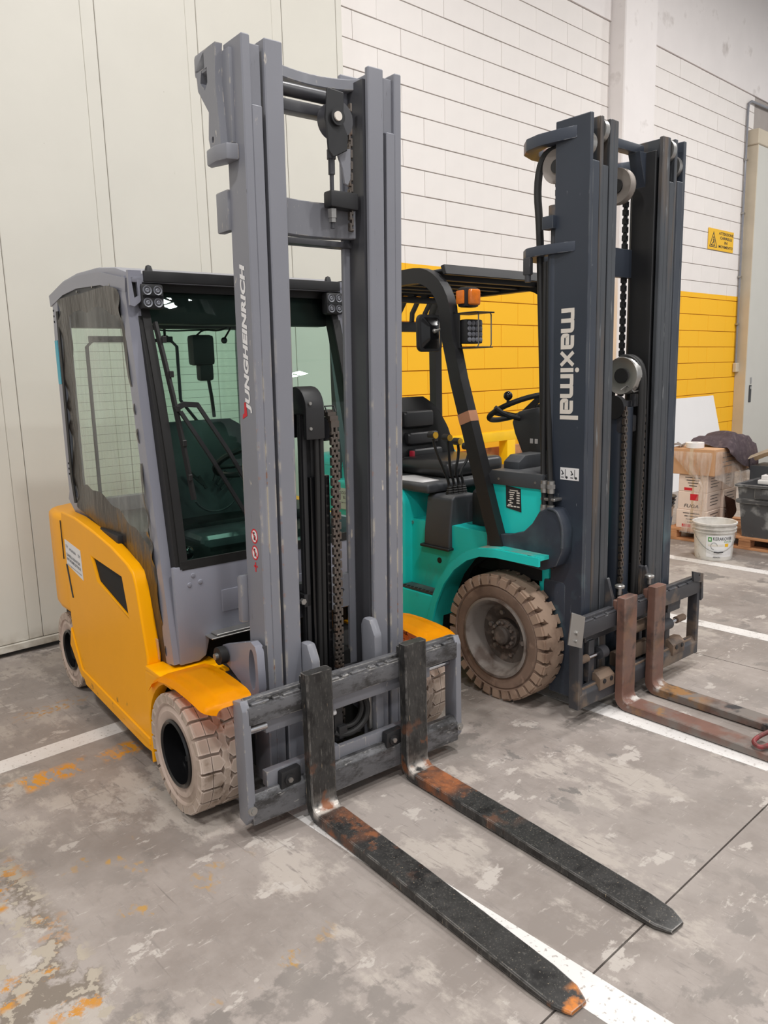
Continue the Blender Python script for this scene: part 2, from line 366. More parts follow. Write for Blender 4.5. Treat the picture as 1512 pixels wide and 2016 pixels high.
M_teal_dusty = pmat('dusty_teal', srgb(50, 206, 196), .4, layers=[(srgb(160, 156, 140), [('up',), ('n', 6, .42, .62)]), (srgb(40, 50, 50), [('edge', .008), ('n', 22, .6, .68)])])
M_seat = pmat('black_vinyl', srgb(40, 40, 42), .35, var=.05)
M_seat_a = pmat('dark_seat_vinyl', srgb(82, 86, 90), .32)
M_cabin = pmat('cabin_plastic', srgb(146, 147, 150), .5)
M_plastic_grey = pmat('grey_plastic_trim', srgb(66, 68, 72), .45, layers=[(srgb(96, 96, 96), [('up',), ('n', 5, .4, .6)])])
M_white = pmat('white_print', srgb(232, 230, 230), .5, var=.01)
M_cream = pmat('cream_print', srgb(222, 214, 204), .5, var=.02)
M_ink = pmat('black_print', srgb(40, 40, 44), .5)
M_bluegrey_ink = pmat('slate_print', srgb(70, 76, 92), .5)
M_red = pmat('red_print', srgb(206, 34, 46), .5)
M_cyan = pmat('cyan_sticker', srgb(56, 168, 190), .4)
M_signyellow = pmat('sign_yellow', srgb(240, 186, 24), .5, var=.01)
M_orange = pmat('amber_lens', srgb(226, 120, 36), .25, spec=.6, var=.15, vscale=30)
M_knob = pmat('yellow_knob', srgb(206, 160, 50), .5)
M_redknob = pmat('red_button', srgb(180, 40, 60), .35)
M_lens = pmat('led_lens', srgb(120, 122, 130), .35)
M_tape = pmat('brown_tape', srgb(196, 140, 108), .45)
M_card = pmat('cardboard', srgb(206, 180, 150), .85, var=.05, bump=(90, .1, .001))
M_card_white = pmat('printed_carton', srgb(230, 210, 196), .8, var=.04)
M_card_brown = pmat('brown_cardboard', srgb(198, 154, 116), .85, var=.05)
M_wood = pmat('pallet_wood', srgb(196, 142, 100), .75, var=.12, vscale=6, layers=[(srgb(150, 104, 70), [('n', 12, .5, .7, (1, .15, 1))])])
M_blanket = pmat('mauve_blanket', srgb(112, 98, 104), .95, var=.15, vscale=30, bump=(120, .6, .004), layers=[(srgb(142, 126, 128), [('n', 20, .55, .7)])])
M_sack = pmat('beige_sack', srgb(214, 196, 172), .85)
M_bucket = pmat('white_bucket', srgb(226, 222, 216), .4, layers=[(srgb(170, 160, 150), [('n', 12, .58, .7)]), (srgb(190, 184, 178), [('z', .2, .4, .05), ('n', 6, .4, .6)])])
M_bucket_in = pmat('mortar_residue', srgb(190, 188, 184), .8)
M_tub = pmat('mortar_tub', srgb(74, 74, 76), .6, var=.1, layers=[(srgb(150, 150, 150), [('n', 7, .56, .72)]), (srgb(170, 168, 164), [('edge', .01), ('n', 12, .4, .6)])])
M_green = pmat('green_print', srgb(70, 150, 70), .5)
M_paleblue = pmat('blue_print', srgb(120, 150, 200), .5)
M_railyellow = pmat('guard_rail_paint', srgb(250, 196, 16), .4)
M_redmetal = pmat('red_paint_metal', srgb(132, 50, 52), .5, layers=[(srgb(100, 50, 46), [('n', 20, .5, .6)])])
M_glass = glass_mat('tinted_windshield', (0.64, 0.84, 0.77, 1), .01)
M_glass_r = glass_mat('rear_window_glass', (0.86, 0.95, 0.90, 1), .01)
M_curtain = glass_mat('clear_vinyl', (0.95, 0.95, 0.94, 1), .10, haze=.13, hazecol=(.8, .8, .78, 1), bump=(5, .22, .01, (1, 2.2, .7)), attr='clear', dark=(srgb(20, 18, 18), srgb(74, 68, 62)))
M_film = glass_mat('stretch_film', (0.95, 0.93, 0.90, 1), .22, haze=.42, hazecol=(.90, .85, .80, 1), bump=(9, .3, .01, (1, 1, .5)))

# ================================================================ ROOM
# floor: concrete bays divided by saw cuts, over a dark bed
floor = struct(MB().box(-9, 16, -15, 5.2, -.15, -.02).build('floor', M_dark, flat=True))
def bay(x0, x1, y0, y1):
    return MB().box(x0, x1, y0, y1, -.06, 0).build('concrete_bay', M_floor, floor, flat=True)
JX, JY, g = 4.065, .985, .003
for (a, b) in ((-9, JX - g), (JX + g, 16)):
    for (c_, d_) in ((-15, JY - g), (JY + g, 5.2)): bay(a, b, c_, d_)
def line(x0, x1, y0, y1): MB().box(x0, x1, y0, y1, -.002, .0012).build('line_marking', M_white_line, floor, flat=True)
line(1.507, 1.622, -6, 3.29); line(3.02, 3.135, -6, 3.29); line(4.525, 4.635, -6, 3.29); line(6.0, 6.11, -6, 3.29)
line(-6, 1.507, 3.288, 3.402); line(1.622, 6.0, 3.288, 3.402)

# back wall: block courses on a mortar bed
wall_back = struct(MB().box(3.9, 16, 4.938, 5.2, 0, 5.17).build('wall_back', M_mortar, flat=True))
CZ, CS, BW = 1.796, .2108, .521
mb_low = MB()
blk = {}
for k in range(-9, 16):
    z0 = max(.0, CZ + k * CS); z1 = CZ + (k + 1) * CS
    off = 5.125 if k % 2 == 0 else 4.868
    i0 = math.floor((4.06 - off) / BW)
    for i in range(i0, 16):
        a = off + i * BW; b = a + BW
        a = max(a, 4.06); b = min(b, 11.70)
        if b - a < .03 or (a > 8.0 and b < 8.66): continue
        a += .0018; b -= .0018; yj = 4.93 + random.uniform(-.0015, .0015)
        if k < -3: mb_low.box(a, b, yj, 4.945, z0 + .004, z1 - .004); continue
        key = round(b - a, 3)
        if key not in blk:
            m_ = MB(); m_.box(0, b - a, 0, .02, .004, CS - .004, .002, 1)
            o = m_.build('concrete_block', M_block, wall_back, flat=True); blk[key] = o.data
        else:
            o = bpy.data.objects.new('concrete_block', blk[key]); COL.objects.link(o); o.parent = wall_back
        o.location = (a, yj, z0)
mb_low.build('lower_block_courses', M_block, wall_back, flat=True, kind='stuff')
struct(MB().box(8.0, 8.66, 4.75, 5.2, 0, 8, .012, 1).build('trim_1', M_plaster)); 
struct(MB().box(3.9, 16, 4.915, 5.2, 5.172, 8).build('trim_2', M_plaster, flat=True))

# left wall: sandwich panels standing in a floor channel
wall_left = struct(MB().box(-9, 4.05, 4.735, 4.92, .02, 8).build('wall_left', M_panel_dark, flat=True))
px_ = 4.0
def wpanel(x0, x1, y): MB().box(x0 + .001, x1 - .001, y, 4.74, .075, 8, .0025, 1).build('wall_panel', M_panel, wall_left)
wpanel(4.0, 4.055, 4.712)
xs = [4.0, 3.517, 3.432, 2.848, 2.770, 2.180, 2.094, 1.528, 1.445, .86, .775, .19, .105, -.48, -.565, -1.15, -1.235, -4.5, -9]
for i in range(len(xs) - 1):
    wpanel(xs[i + 1], xs[i], 4.715 if i % 2 == 0 or i > 15 else 4.719)
struct(MB().box(-9, 4.055, 4.700, 4.74, .03, .072, .003, 1).build('baseboard_left', M_panel))
struct(MB().box(4.045, 4.057, 4.722, 4.93, .0, 8).build('trim_3', M_panel, flat=True))

# cold store door at the right end of the back wall
door = struct(MB().box(11.53, 13.2, 4.775, 4.93, .02, 4.50, .006, 1).build('door_1', M_door))
MB().box(11.515, 11.533, 4.772, 4.932, .0, 4.50, .004, 1).build('door_edge', M_beige, door)
MB().box(11.49, 13.2, 4.76, 4.932, 4.50, 4.70, .01, 1).build('door_head', M_beige, door)
h_ = MB().box(11.66, 11.74, 4.768, 4.778, 1.00, 1.25, .006, 1).build('handle', M_black, door)
MB().box(11.68, 11.72, 4.762, 4.770, 1.19, 1.23, .003, 1).build('lock_plate', M_steel, h_)
MB().box(11.685, 11.735, 4.768, 4.777, 1.27, 1.36, .003, 1).build('latch_cover', M_steel, door)
struct(MB().box(-9, 16, -15, 5.2, 8.0, 8.1).build('ceiling', M_ceil, flat=True))

# conduit on the back wall
cond = tag(MB().tube([(11.47, 4.905, 1.56), (11.45, 4.905, 3.5), (11.44, 4.905, 4.95), (11.45, 4.905, 5.03), (11.52, 4.9, 5.07), (12.6, 4.9, 5.10)], .016, 8).build('electrical_conduit', M_grey), 'thin grey conduit pipe running up the block wall beside the door post and bending right', 'pipe')
MB().box(11.42, 11.54, 4.87, 4.925, 1.44, 1.57, .008, 1).build('junction_box', M_beige, cond)
for z in (2.1, 2.75, 3.6, 4.3): MB().box(11.425, 11.485, 4.885, 4.926, z, z + .025, .003, 1).build('pipe_clip', M_steel, cond)

# warning sign
sg = thing('warning_sign', 'yellow warning sign reading attenzione carrelli in movimento on the white block wall', 'sign', (10.47, 4.922, 3.065))
MB().box(0, .755, -.004, .004, 0, .27, .002, 1).build('sign_plate', M_signyellow, sg)
def tri(sz, cx, cz): return [(cx - sz, cz), (cx + sz, cz), (cx, cz + sz * 1.75)]
mb = MB(); mb.prism(tri(.115, .145, .033), 'y', -.0055, -.004, holes=[tri(.095, .145, .041)])
mb.box(.075, .20, -.0055, -.004, .052, .060); mb.cyl((.1, -.0055, .062), (.1, -.004, .062), .012); mb.cyl((.17, -.0055, .062), (.17, -.004, .062), .012)
mb.sweep([(.12, -.005, .08), (.15, -.005, .10), (.14, -.005, .14)], .0015, .016, (0, 1, 0)); mb.cyl((.147, -.0055, .158), (.147, -.004, .158), .012); mb.sweep([(.17, -.005, .06), (.17, -.005, .14)], .0015, .01, (0, 1, 0))
mb.build('pictogram', M_ink, sg)
for i, (s_, w) in enumerate((('ATTENZIONE', .44), ('CARRELLI', .36), ('IN', .085), ('MOVIMENTO', .43))):
    text_mesh('lettering', s_, (.52 - w / 2, -.005, .205 - i * .056), (1, 0, 0), (0, 0, 1), w, .036, M_ink, sg, bold=.02)

# high-bay lamps: housing with four LED panels, each a real area light
LAMP_AT = ['mirrored in the top of the cab windshield', 'farthest out, mirrored small in the windshield', 'far out to the left of the parking bays', 'straight above the tips of the black forks', 'added above the right corner clutter to brighten the back wall', 'added above the teal forklift to brighten the back wall', 'added above the cold store door to brighten the wall', 'above the yellow forklift near the panel wall']
for i, (x, y, z) in enumerate(LAMPS):
    t = thing('high_bay_lamp', 'square high bay lamp with four panels, ' + LAMP_AT[i], 'lamp', (x, y, z), rad(-40), 'high bay lamps under the roof')
    MB().box(-.26, .26, -.26, .26, .03, .10, .01, 1).build('housing', M_black, t)
    MB().cyl((0, 0, .10), (0, 0, 1.5), .01, n=8).build('hanger', M_steel, t)
    for sx in (-.115, .115):
        for sy in (-.115, .115):
            MB().box(sx - .085, sx + .085, sy - .085, sy + .085, .022, .03).build('led_panel', M_lamp, t, flat=True)
            ld = bpy.data.lights.new('lamp_light', 'AREA'); ld.shape = 'SQUARE'; ld.size = .17; ld.energy = LAMP_W; ld.color = (1, .985, .965)
            lo = bpy.data.objects.new('lamp_light', ld); COL.objects.link(lo); lo.parent = t; lo.location = (sx, sy, .012)

# ================================================================ shared fork lift pieces
def wheel(root, name, xo, sgn, y, R, w, rr, style):
    """tyre with moulded lugs; sgn = outward direction of the visible face (-1 = towards -x)"""
    q = w / .215 if style == 'b' else 1.0
    def X(d): return xo - sgn * d          # d measured inwards from the outer face
    c = (0, y, R)
    mb = MB()
    if style == 'a':
        prof = [(rr + .004, -.012), (rr + .035, -.004), (rr + .040, -.010), (R * .80, -.012), (R * .815, -.004), (R - .036, .0), (R - .022, .006), (R - .018, .016), (R - .018, w - .016), (R - .022, w - .006), (R - .036, w), (rr + .03, w), (rr, w - .01), (rr, .01)]
        prof = [(r, X(max(0, d) + (0 if d >= 0 else -d * .6))) for r, d in prof]
    else:
        prof = [(rr, -.006), (rr + .012, .0), (rr + .03, -.008), (R * .80, -.010), (R * .82, -.004), (R * .84, -.012), (R * .92, .004), (R - .030, .018), (R - .026, .06), (R - .026, w - .06), (R - .030, w - .018), (R * .93, w - .004), (R * .8, w), (rr, w), (rr, .02)]
        prof = [(r, X(d + .012)) for r, d in prof]
    mb.lathe(prof, c, (1, 0, 0), 56)
    ty = mb.build(name, M_tyre_a if style == 'a' else M_tyre_b, root, 40)
    # tread
    mb = MB()
    def lug(poly, r0, r1):
        # poly: (angle, d) points; extruded from r0 to r1 around the axle
        P0 = [(X(d), y + r0 * math.cos(a), R + r0 * math.sin(a)) for a, d in poly]; P1 = [(X(d), y + r1 * math.cos(a), R + r1 * math.sin(a)) for a, d in poly]
        v0 = [mb.bm.verts.new(p) for p in P0]; v1 = [mb.bm.verts.new(p) for p in P1]; n = len(poly)
        for i in range(n): mb.bm.faces.new((v0[i], v0[(i + 1) % n], v1[(i + 1) % n], v1[i]))
        mb.bm.faces.new(v1)
    if style == 'a':
        n = 22; p = 2 * math.pi / n
        for i in range(n):
            a = i * p
            for side in (0, 1):
                o = a + (p * .5 if side else 0)
                f = (lambda d: w - d) if side else (lambda d: d)
                for sub in (0, .5):
                    pass
                lug([(o + .02 * p, f(.006)), (o + .82 * p, f(.006)), (o + .86 * p, f(.042)), (o + .04 * p, f(.042))], R - .022, R)
                lug([(o + .04 * p, f(.045)), (o + .86 * p, f(.045)), (o + .92 * p, f(.074)), (o + .60 * p, f(.092)), (o + .10 * p, f(.076))], R - .022, R)
                lug([(o + .02 * p, f(.0005)), (o + .82 * p, f(.0005)), (o + .82 * p, f(.007)), (o + .02 * p, f(.007))], R - .036, R - .004)
            lug([(a + .0 * p, w * .5 - .010), (a + .5 * p, w * .5 - .018), (a + p, w * .5 - .010), (a + p, w * .5 + .018), (a + .5 * p, w * .5 + .010), (a, w * .5 + .018)], R - .022, R - .004)
    else:
        n = 30; p = 2 * math.pi / n
        for i in range(n):
            a = i * p
            for side in (0, 1):
                o = a + (p * .5 if side else 0); f = (lambda d: w - d) if side else (lambda d: d)
                lug([(o + .06 * p, f(.010 * q)), (o + .74 * p, f(.010 * q)), (o + .76 * p, f(.034 * q)), (o + .58 * p, f(.042 * q)), (o + .92 * p, f(.066 * q)), (o + .92 * p, f(.078 * q)), (o + .02 * p, f(.078 * q)), (o + .02 * p, f(.062 * q)), (o + .10 * p, f(.040 * q))], R - .035, R)
                lug([(o + .06 * p, f(-.002 * q)), (o + .74 * p, f(-.002 * q)), (o + .74 * p, f(.014 * q)), (o + .06 * p, f(.014 * q))], R - .050, R - .009)
        mb.lathe([(R - .03, X(.074 * q)), (R - .001, X(.076 * q)), (R, X(w / 2)), (R - .001, X(w - .076 * q)), (R - .03, X(w - .074 * q))], c, (1, 0, 0), 68)
    mb.build('tread', M_tread_a if style == 'a' else M_tread_b, ty, 28)
    mb = MB()
    if style == 'a':
        mb.lathe([(rr + .003, X(.002)), (rr - .003, X(-.004)), (rr - .012, X(.002)), (rr - .018, X(.05)), (rr - .02, X(.085)), (.05, X(.09)), (.045, X(.07)), (.0, X(.068)), (.0, X(.12)), (rr, X(.12))], c, (1, 0, 0), 40)
        rim = mb.build('rim', M_gloss, ty)
        for i in range(5):
            a = 2 * math.pi * i / 5 + .4; q = (y + .082 * math.cos(a), R + .082 * math.sin(a))
            MB().cyl((X(.09), *q), (X(.062), *q), .011, n=6).build('wheel_nut', M_steel if i % 2 else M_black, ty)
    else:
        mb.lathe([(rr + .012, X(.008)), (rr + .016, X(-.004)), (rr + .004, X(-.006)), (rr - .006, X(.004)), (rr - .014, X(.03)), (rr - .030, X(.075)), (rr - .036, X(.090)), (rr - .036, X(.12)), (rr, X(.13)), (rr, X(.02))], c, (1, 0, 0), 48)
        rim = mb.build('rim', M_rim_b, ty)
        MB().lathe([(rr - .035, X(.088)), (.095, X(.10)), (.085, X(.10)), (.078, X(.098)), (.075, X(.075)), (.05, X(.068)), (.0, X(.068)), (.0, X(.12)), (rr - .035, X(.12))], c, (1, 0, 0), 40).build('hub', M_rimdark_b, ty)
        MB().lathe([(.047, X(.07)), (.045, X(.045)), (.036, X(.036)), (.012, X(.033)), (.0, X(.034)), (.0, X(.08))], c, (1, 0, 0), 28).build('hub_cap', M_rimdark_b, ty)
        for i in range(12):
            a = 2 * math.pi * i / 12; q = (y + .061 * math.cos(a), R + .061 * math.sin(a))
            MB().cyl((X(.075), *q), (X(.055), *q), .0085, n=6).build('hub_bolt', M_rim_b, ty)
        for i in range(6):
            a = 2 * math.pi * i / 6 + .25; q = (y + .106 * math.cos(a), R + .106 * math.sin(a))
            MB().cyl((X(.10), *q), (X(.083), *q), .012, n=6).build('wheel_nut', M_rim_b, ty)
    return ty

def fork(root, xc, hw, ytip, zt, mat, t=.042):
    """one forged L-shaped fork"""
    rs = []
    def ring(o, i, w):
        c_ = .004
        (oy, oz), (iy, iz) = o, i
        d = Vector((iy - oy, iz - oz)); L_ = d.length; d /= L_
        pts = []
        for sx, q in ((-1, 0), (1, 0), (1, 1), (-1, 1)):
            b = (oy, oz) if q == 0 else (iy, iz); s_ = 1 if q == 0 else -1
            k1 = (xc + sx * (w - c_), b[0], b[1]); k2 = (xc + sx * w, b[0] + s_ * d.x * c_, b[1] + s_ * d.y * c_)
            pts += ([k1, k2] if (sx, q) in ((1, 0), (-1, 1)) else [k2, k1])
        rs.append(pts)
    ring((t, zt), (0, zt), hw); ring((t, .10), (0, .10), hw)
    for k in range(0, 7):
        a = rad(-90 * k / 6)
        ring((t - .06 + .06 * math.cos(a), .064 + .06 * math.sin(a)), (-.032 + .032 * math.cos(a), .078 + .032 * math.sin(a)), hw)
    ring((-.45, .004), (-.45, .042), hw); ring((ytip + .12, .004), (ytip + .12, .027), hw); ring((ytip + .045, .004), (ytip + .045, .021), hw * .93)
    ring((ytip + .01, .004), (ytip + .01, .017), hw * .66); ring((ytip, .004), (ytip, .015), hw * .55)
    f = MB().rings(rs).build('fork', mat, root, 24)
    MB().box(xc - hw * .8, xc + hw * .55, t, t + .03, zt - .075, zt - .02, .006).build('fork_hook', mat, f)
    MB().box(xc - hw * .8, xc + hw * .8, t, t + .03, .085, .115, .004, 1).build('lower_hook', mat, f)
    return f

# ================================================================ YELLOW FORK LIFT
A = thing('forklift', 'yellow and grey electric forklift with a glazed cab, its tall grey mast in front', 'forklift', (1.8044, 2.0541, 0), rad(-4.7))
A.location = (1.8044, 2.0541, 0)
XC = -.03
MIR = Matrix.Translation((2 * XC, 0, 0)) @ Matrix.Scale(-1, 4, (1, 0, 0))
for nm, xo, sg_, y, R, w, rr in (('front_tyre', -.612, -1, .40, .2265, .20, .125), ('front_tyre', .552, 1, .40, .2265, .20, .125), ('rear_tyre', -.545, -1, 1.90, .20, .155, .105), ('rear_tyre', .485, 1, 1.90, .20, .155, .105)):
    wheel(A, nm, xo, sg_, y, R, w, rr, 'a')
fork(A, -.2235, .0545, -1.135, .562, M_fork); fork(A, .2225, .0545, -1.135, .562, M_fork)

# carriage with side shifter
mb = MB().box(-.49, .485, .045, .085, .420, .488, .005).box(-.49, .485, .062, .088, .484, .512, .004)
x = -.47
while x < .46:
    wd_ = .028 if int((x + .5) * 20) % 3 else .07
    mb.box(x, min(x + wd_, .47), .047, .064, .482, .498, .003, 1); x += wd_ + .014
mb.build('upper_carriage_bar', M_bar, A)
MB().prism([(.045, .055), (.085, .055), (.085, .162), (.06, .162), (.045, .142)], 'x', -.49, .485, bev=.004).build('lower_carriage_bar', M_bar, A)
MB().box(-.405, .36, .078, .108, .360, .424, .004).build('side_shift_bar', M_grey, A)
MB().box(-.415, -.10, .072, .105, .160, .218, .004).box(-.10, .30, .080, .105, .155, .206, .004).build('side_shift_rail', M_grey, A)
for x0 in (-.508, .475):
    mb = MB().prism([(.045, .085), (.07, .052), (.115, .06), (.115, .50), (.06, .512), (.045, .48)], 'x', x0, x0 + .03, bev=.004)
    e = mb.build('end_plate', M_grey, A)
    MB().cyl((x0 + .015, .046, .115), (x0 + .015, .036, .115), .016, n=18).cyl((x0 + .015, .038, .115), (x0 + .015, .032, .115), .009, n=6).build('plate_bolt', M_steel, e)
MB().cyl((-.478, .092, .388), (-.40, .092, .388), .019, n=20).build('shift_cylinder_rod', M_chrome, A); MB().cyl((.30, .092, .392), (.476, .092, .392), .0125, n=16).build('shift_cylinder_rod', M_chrome, A)
MB().cyl((-.15, .105, .338), (-.095, .105, .338), .012).build('hose_fitting', M_white, A)
for x0, z0 in ((-.340, .178), (.135, .172)):
    k = MB().prism([(x0 - .035, z0 - .032), (x0 + .05, z0 - .025), (x0 + .05, z0 + .035), (x0 - .03, z0 + .032)], 'y', .045, .078, bev=.006).build('fork_stop', M_black, A)
    MB().cyl((x0, .046, z0), (x0, .038, z0), .020, n=20).build('stop_washer', M_black, k); MB().cyl((x0, .04, z0), (x0, .032, z0), .010, n=6).build('stop_bolt', M_steel, k)
MB().tube([(-.085, .13, .24), (-.06, .12, .225), (.0, .115, .225), (.055, .115, .255), (.072, .12, .31), (.05, .125, .365), (.0, .13, .375), (-.04, .135, .355)], .013, 10, smooth=2).build('hydraulic_hose', M_rubber, A)
MB().tube([(-.075, .14, .26), (-.03, .13, .245), (.02, .13, .25), (.05, .13, .29), (.05, .135, .34), (.02, .14, .358)], .011, 10, smooth=2).build('hydraulic_hose', M_rubber, A)
MB().box(-.085, -.045, .125, .17, .20, .37, .006).box(-.075, -.035, .11, .16, .215, .265, .006).build('valve_block', M_black, A)
MB().box(.085, .10, .13, .15, .20, .44, .004).cyl((.07, .115, .395), (.07, .115, .435), .011, n=10).build('hose_guide', M_steel, A)
# carriage side plates running in the mast
for x0, zz_ in ((-.185, -.075), (.105, -.045)):
    MB().prism([(.11, .12), (.20, .12), (.20, .66 + zz_), (.185, .69 + zz_), (.14, .69 + zz_), (.11, .63 + zz_)], 'x', x0, x0 + .040, bev=.012).build('carriage_side_plate', M_grey, A)

# mast: leans slightly forward
LEAN = Matrix.Identity(4); LEAN[1][2] = -.027; LEAN[1][3] = .0135
MC = -.015
def both(fn):
    fn(None); fn(Matrix.Translation((2 * MC, 0, 0)) @ Matrix.Scale(-1, 4, (1, 0, 0)))
def chan(pts_list, z0, z1, name, mat, Mx):
    mb = MB(LEAN if Mx is None else LEAN @ Mx)
    for q in pts_list: mb.prism(q, 'z', z0, z1, bev=.004, seg=1)
    return mb.build(name, mat, A, 30)
YM = .175
def outer(Mx):
    mb = MB(LEAN if Mx is None else LEAN @ Mx)
    # left rail seen in plan: web outside, flanges front and back
    mb.prism([(-.335, YM), (-.303, YM), (-.303, YM + .12), (-.335, YM + .12)], 'z', .08, 2.635, bev=.004, seg=1)
    mb.box(-.305, -.267, YM + .0003, YM + .022, .08, 2.435, .003, 1).box(-.305, -.267, YM + .10, YM + .12, .08, 2.435, .003, 1)
    mb.prism([(-.303, YM + .014), (-.262, YM + .014), (-.262, YM + .03), (-.303, YM + .03)], 'z', 2.433, 2.615, bev=.002, seg=1)
    mb.build('outer_mast_rail', M_mast_a, A, 30)
both(outer)
def inner(Mx):
    mb = MB(LEAN if Mx is None else LEAN @ Mx)
    mb.prism([(-.254, YM), (-.186, YM), (-.186, YM + .022), (-.226, YM + .024), (-.226, YM + .116), (-.152, YM + .118), (-.152, YM + .138), (-.254, YM + .138)], 'z', .10, 2.637, bev=.004, seg=1)
    o = mb.build('inner_mast_rail', M_mast_a, A, 30)
    mb = MB(LEAN if Mx is None else LEAN @ Mx)
    mb.box(-.222, -.178, YM + .024, YM + .112, .12, 2.60); mb.build('roller_track', M_grey_dark, o)
both(inner)
def leanb(): return MB(LEAN)
def arcbar(x0, x1, y0, dep, n=10):
    return [(x0 + (x1 - x0) * i / n, y0 + dep * math.sin(math.pi * i / n) ** .6) for i in range(n + 1)]
def crossbar(name, z0, z1, th, mat=M_grey):
    f = arcbar(-.20, .17, YM + .06, .055); b = [(x, y + th) for x, y in f]
    leanb().prism(f + b[::-1], 'z', z0, z1, bev=.003, seg=1).build(name, mat, A, 40)
crossbar('top_tie_bar', 2.575, 2.612, .10)
leanb().cyl((-.2, YM + .115, 2.545), (.06, YM + .115, 2.545), .022).box(-.2, .17, YM + .10, YM + .15, 2.475, 2.512, .004).build('sheave_axle', M_grey_dark, A)
crossbar('middle_tie_bar', 2.075, 2.195, .04)
leanb().box(-.19, .165, YM + .10, YM + .15, 2.045, 2.066, .003).build('lower_tie_flange', M_grey_dark, A)
mb = leanb().prism([(-.235, .665), (.20, .665), (.20, .80), (-.235, .80)], 'y', YM + .125, YM + .155, holes=[[(.045 + .038 * math.cos(t) * (1.5 if abs(math.cos(t)) > .1 else 1), .735 + .018 * math.sin(t)) for t in [2 * math.pi * i / 14 for i in range(14)]]])
mb.build('lower_tie_plate', M_grey, A)
leanb().box(-.235, .20, YM + .10, YM + .14, .30, .42, .005).build('bottom_tie_plate', M_grey_dark, A)
# sheave with chain anchor inside the right rail
SH = Matrix.Translation((-.042, 0, 0))
def leans(): return MB(LEAN @ SH)
mb = leans()
mb.prism([(.040, 2.345), (.06, 2.325), (.12, 2.355), (.125, 2.40), (.105, 2.44), (.11, 2.54), (.040, 2.545), (.032, 2.45)], 'y', YM + .02, YM + .03, bev=.003, seg=1)
sv = mb.build('sheave_bracket', M_black, A)
leans().cyl((.092, YM + .03, 2.455), (.092, YM + .075, 2.455), .060, n=28).build('chain_sheave', M_grey_dark, sv)
leans().cyl((.075, YM + .008, 2.455), (.075, YM + .03, 2.455), .028, n=24).build('sheave_hub', M_black, sv); leans().cyl((.072, YM + .002, 2.455), (.072, YM + .010, 2.455), .015, n=20).build('sheave_pin', M_cream, sv)
leans().prism([(.085, 2.36), (.15, 2.37), (.148, 2.27), (.135, 2.245), (.118, 2.25), (.11, 2.30)], 'y', YM + .04, YM + .05, bev=.003, seg=1).build('sheave_guard', M_grey, sv)
leanb().cyl((.036, YM + .06, 2.36), (.036, YM + .06, 2.33), .016).cyl((.036, YM + .06, 2.33), (.036, YM + .06, 2.28), .012).cyl((.036, YM + .06, 2.28), (.036, YM + .06, 2.10), .0075, n=10).build('chain_anchor_rod', M_grey_dark, A)
leanb().cyl((.036, YM + .06, 2.165), (.036, YM + .06, 2.135), .017, n=6).cyl((.036, YM + .06, 2.150), (.036, YM + .06, 2.120), .014, n=6).build('anchor_nut', M_steel, A)
leanb().prism([(.015, 2.17), (.135, 2.165), (.135, 2.225), (.015, 2.225)], 'y', YM + .035, YM + .085, bev=.008).build('anchor_bracket', M_black, A)
def leaf_chain(xc, y, z0, z1, w, rows, mb, ax=.0075):
    pitch = .019; n = int((z1 - z0) / pitch)
    for i in range(n):
        z = z0 + i * pitch
        for k in range(rows):
            if (i + k) % 2: continue
            xx = xc - w / 2 + w * (k + .5) / rows
            mb.prism([(y - ax, z - .003), (y + ax, z - .003), (y + ax, z + pitch + .003), (y - ax, z + pitch + .003)], 'x', xx - w / rows * .46, xx + w / rows * .46)
        mb.cyl((xc - w / 2 - .001, y, z), (xc + w / 2 + .001, y, z), .0062, n=8)
    return mb
leaf_chain(.112, YM + .055, 2.10, 2.52, .016, 2, leanb()).build('lift_chain', M_chain, A, flat=True)
leaf_chain(.036, YM + .06, 2.355, 2.48, .014, 2, leanb()).build('anchor_chain', M_chain, A, flat=True)
# centre lift cylinder, hoses and wide chain
leanb().cyl((-.055, YM + .10, .12), (-.055, YM + .10, 1.42), .038, n=24).build('lift_cylinder', M_black, A)
leanb().box(-.118, -.10, YM + .06, YM + .085, .30, 1.50, .003).build('hose_rail', M_black, A)
mb = leanb()
arc = [(YM + .095 + .075 * math.cos(t), 1.47 + .08 * math.sin(t)) for t in [math.pi * i / 12 for i in range(13)]]
mb.prism(arc + [(YM + .02, 1.36), (YM + .04, 1.36), (YM + .04, 1.45), (YM + .15, 1.45), (YM + .15, 1.36), (YM + .17, 1.36)], 'x', -.125, -.045, bev=.006); 
hs = mb.build('hose_sheave_cover', M_black, A)
for z in (1.49, 1.40): leanb().cyl((-.108, YM + .022, z), (-.108, YM + .014, z), .006, n=8).build('cover_screw', M_steel, hs)
leanb().prism([(-.122, .30), (-.04, .30), (-.04, 1.47), (-.122, 1.47)], 'y', YM + .07, YM + .09, bev=.002, seg=1).build('hose_backplate', M_black, A)
for xx in (-.073, -.052):
    leanb().tube([(xx, YM + .05, .20), (xx, YM + .045, .8), (xx, YM + .035, 1.35), (xx, YM + .05, 1.47), (xx, YM + .09, 1.52)], .0098, 10, smooth=1).build('mast_hose', M_rubber, A)
for xx in (-.085, -.020):
    leanb().prism([(YM + .05, .20), (YM + .10, .20), (YM + .10, 1.22), (YM + .05, 1.22)], 'x', xx - .010, xx + .010, bev=.002, seg=1).build('cylinder_channel', M_gloss, A)
mb = leanb(); leaf_chain(.006, YM + .035, .16, 1.40, .036, 4, mb, .008)
for i in range(5):
    t = rad(180 - 22 * (i + 0.5)); 
    mb.box(-.012, .024, YM + .085 + .05 * math.cos(t) - .008, YM + .085 + .05 * math.cos(t) + .008, 1.40 + .05 * math.sin(t) - .012, 1.40 + .05 * math.sin(t) + .012)
mb.build('wide_lift_chain', M_chain, A, flat=True)
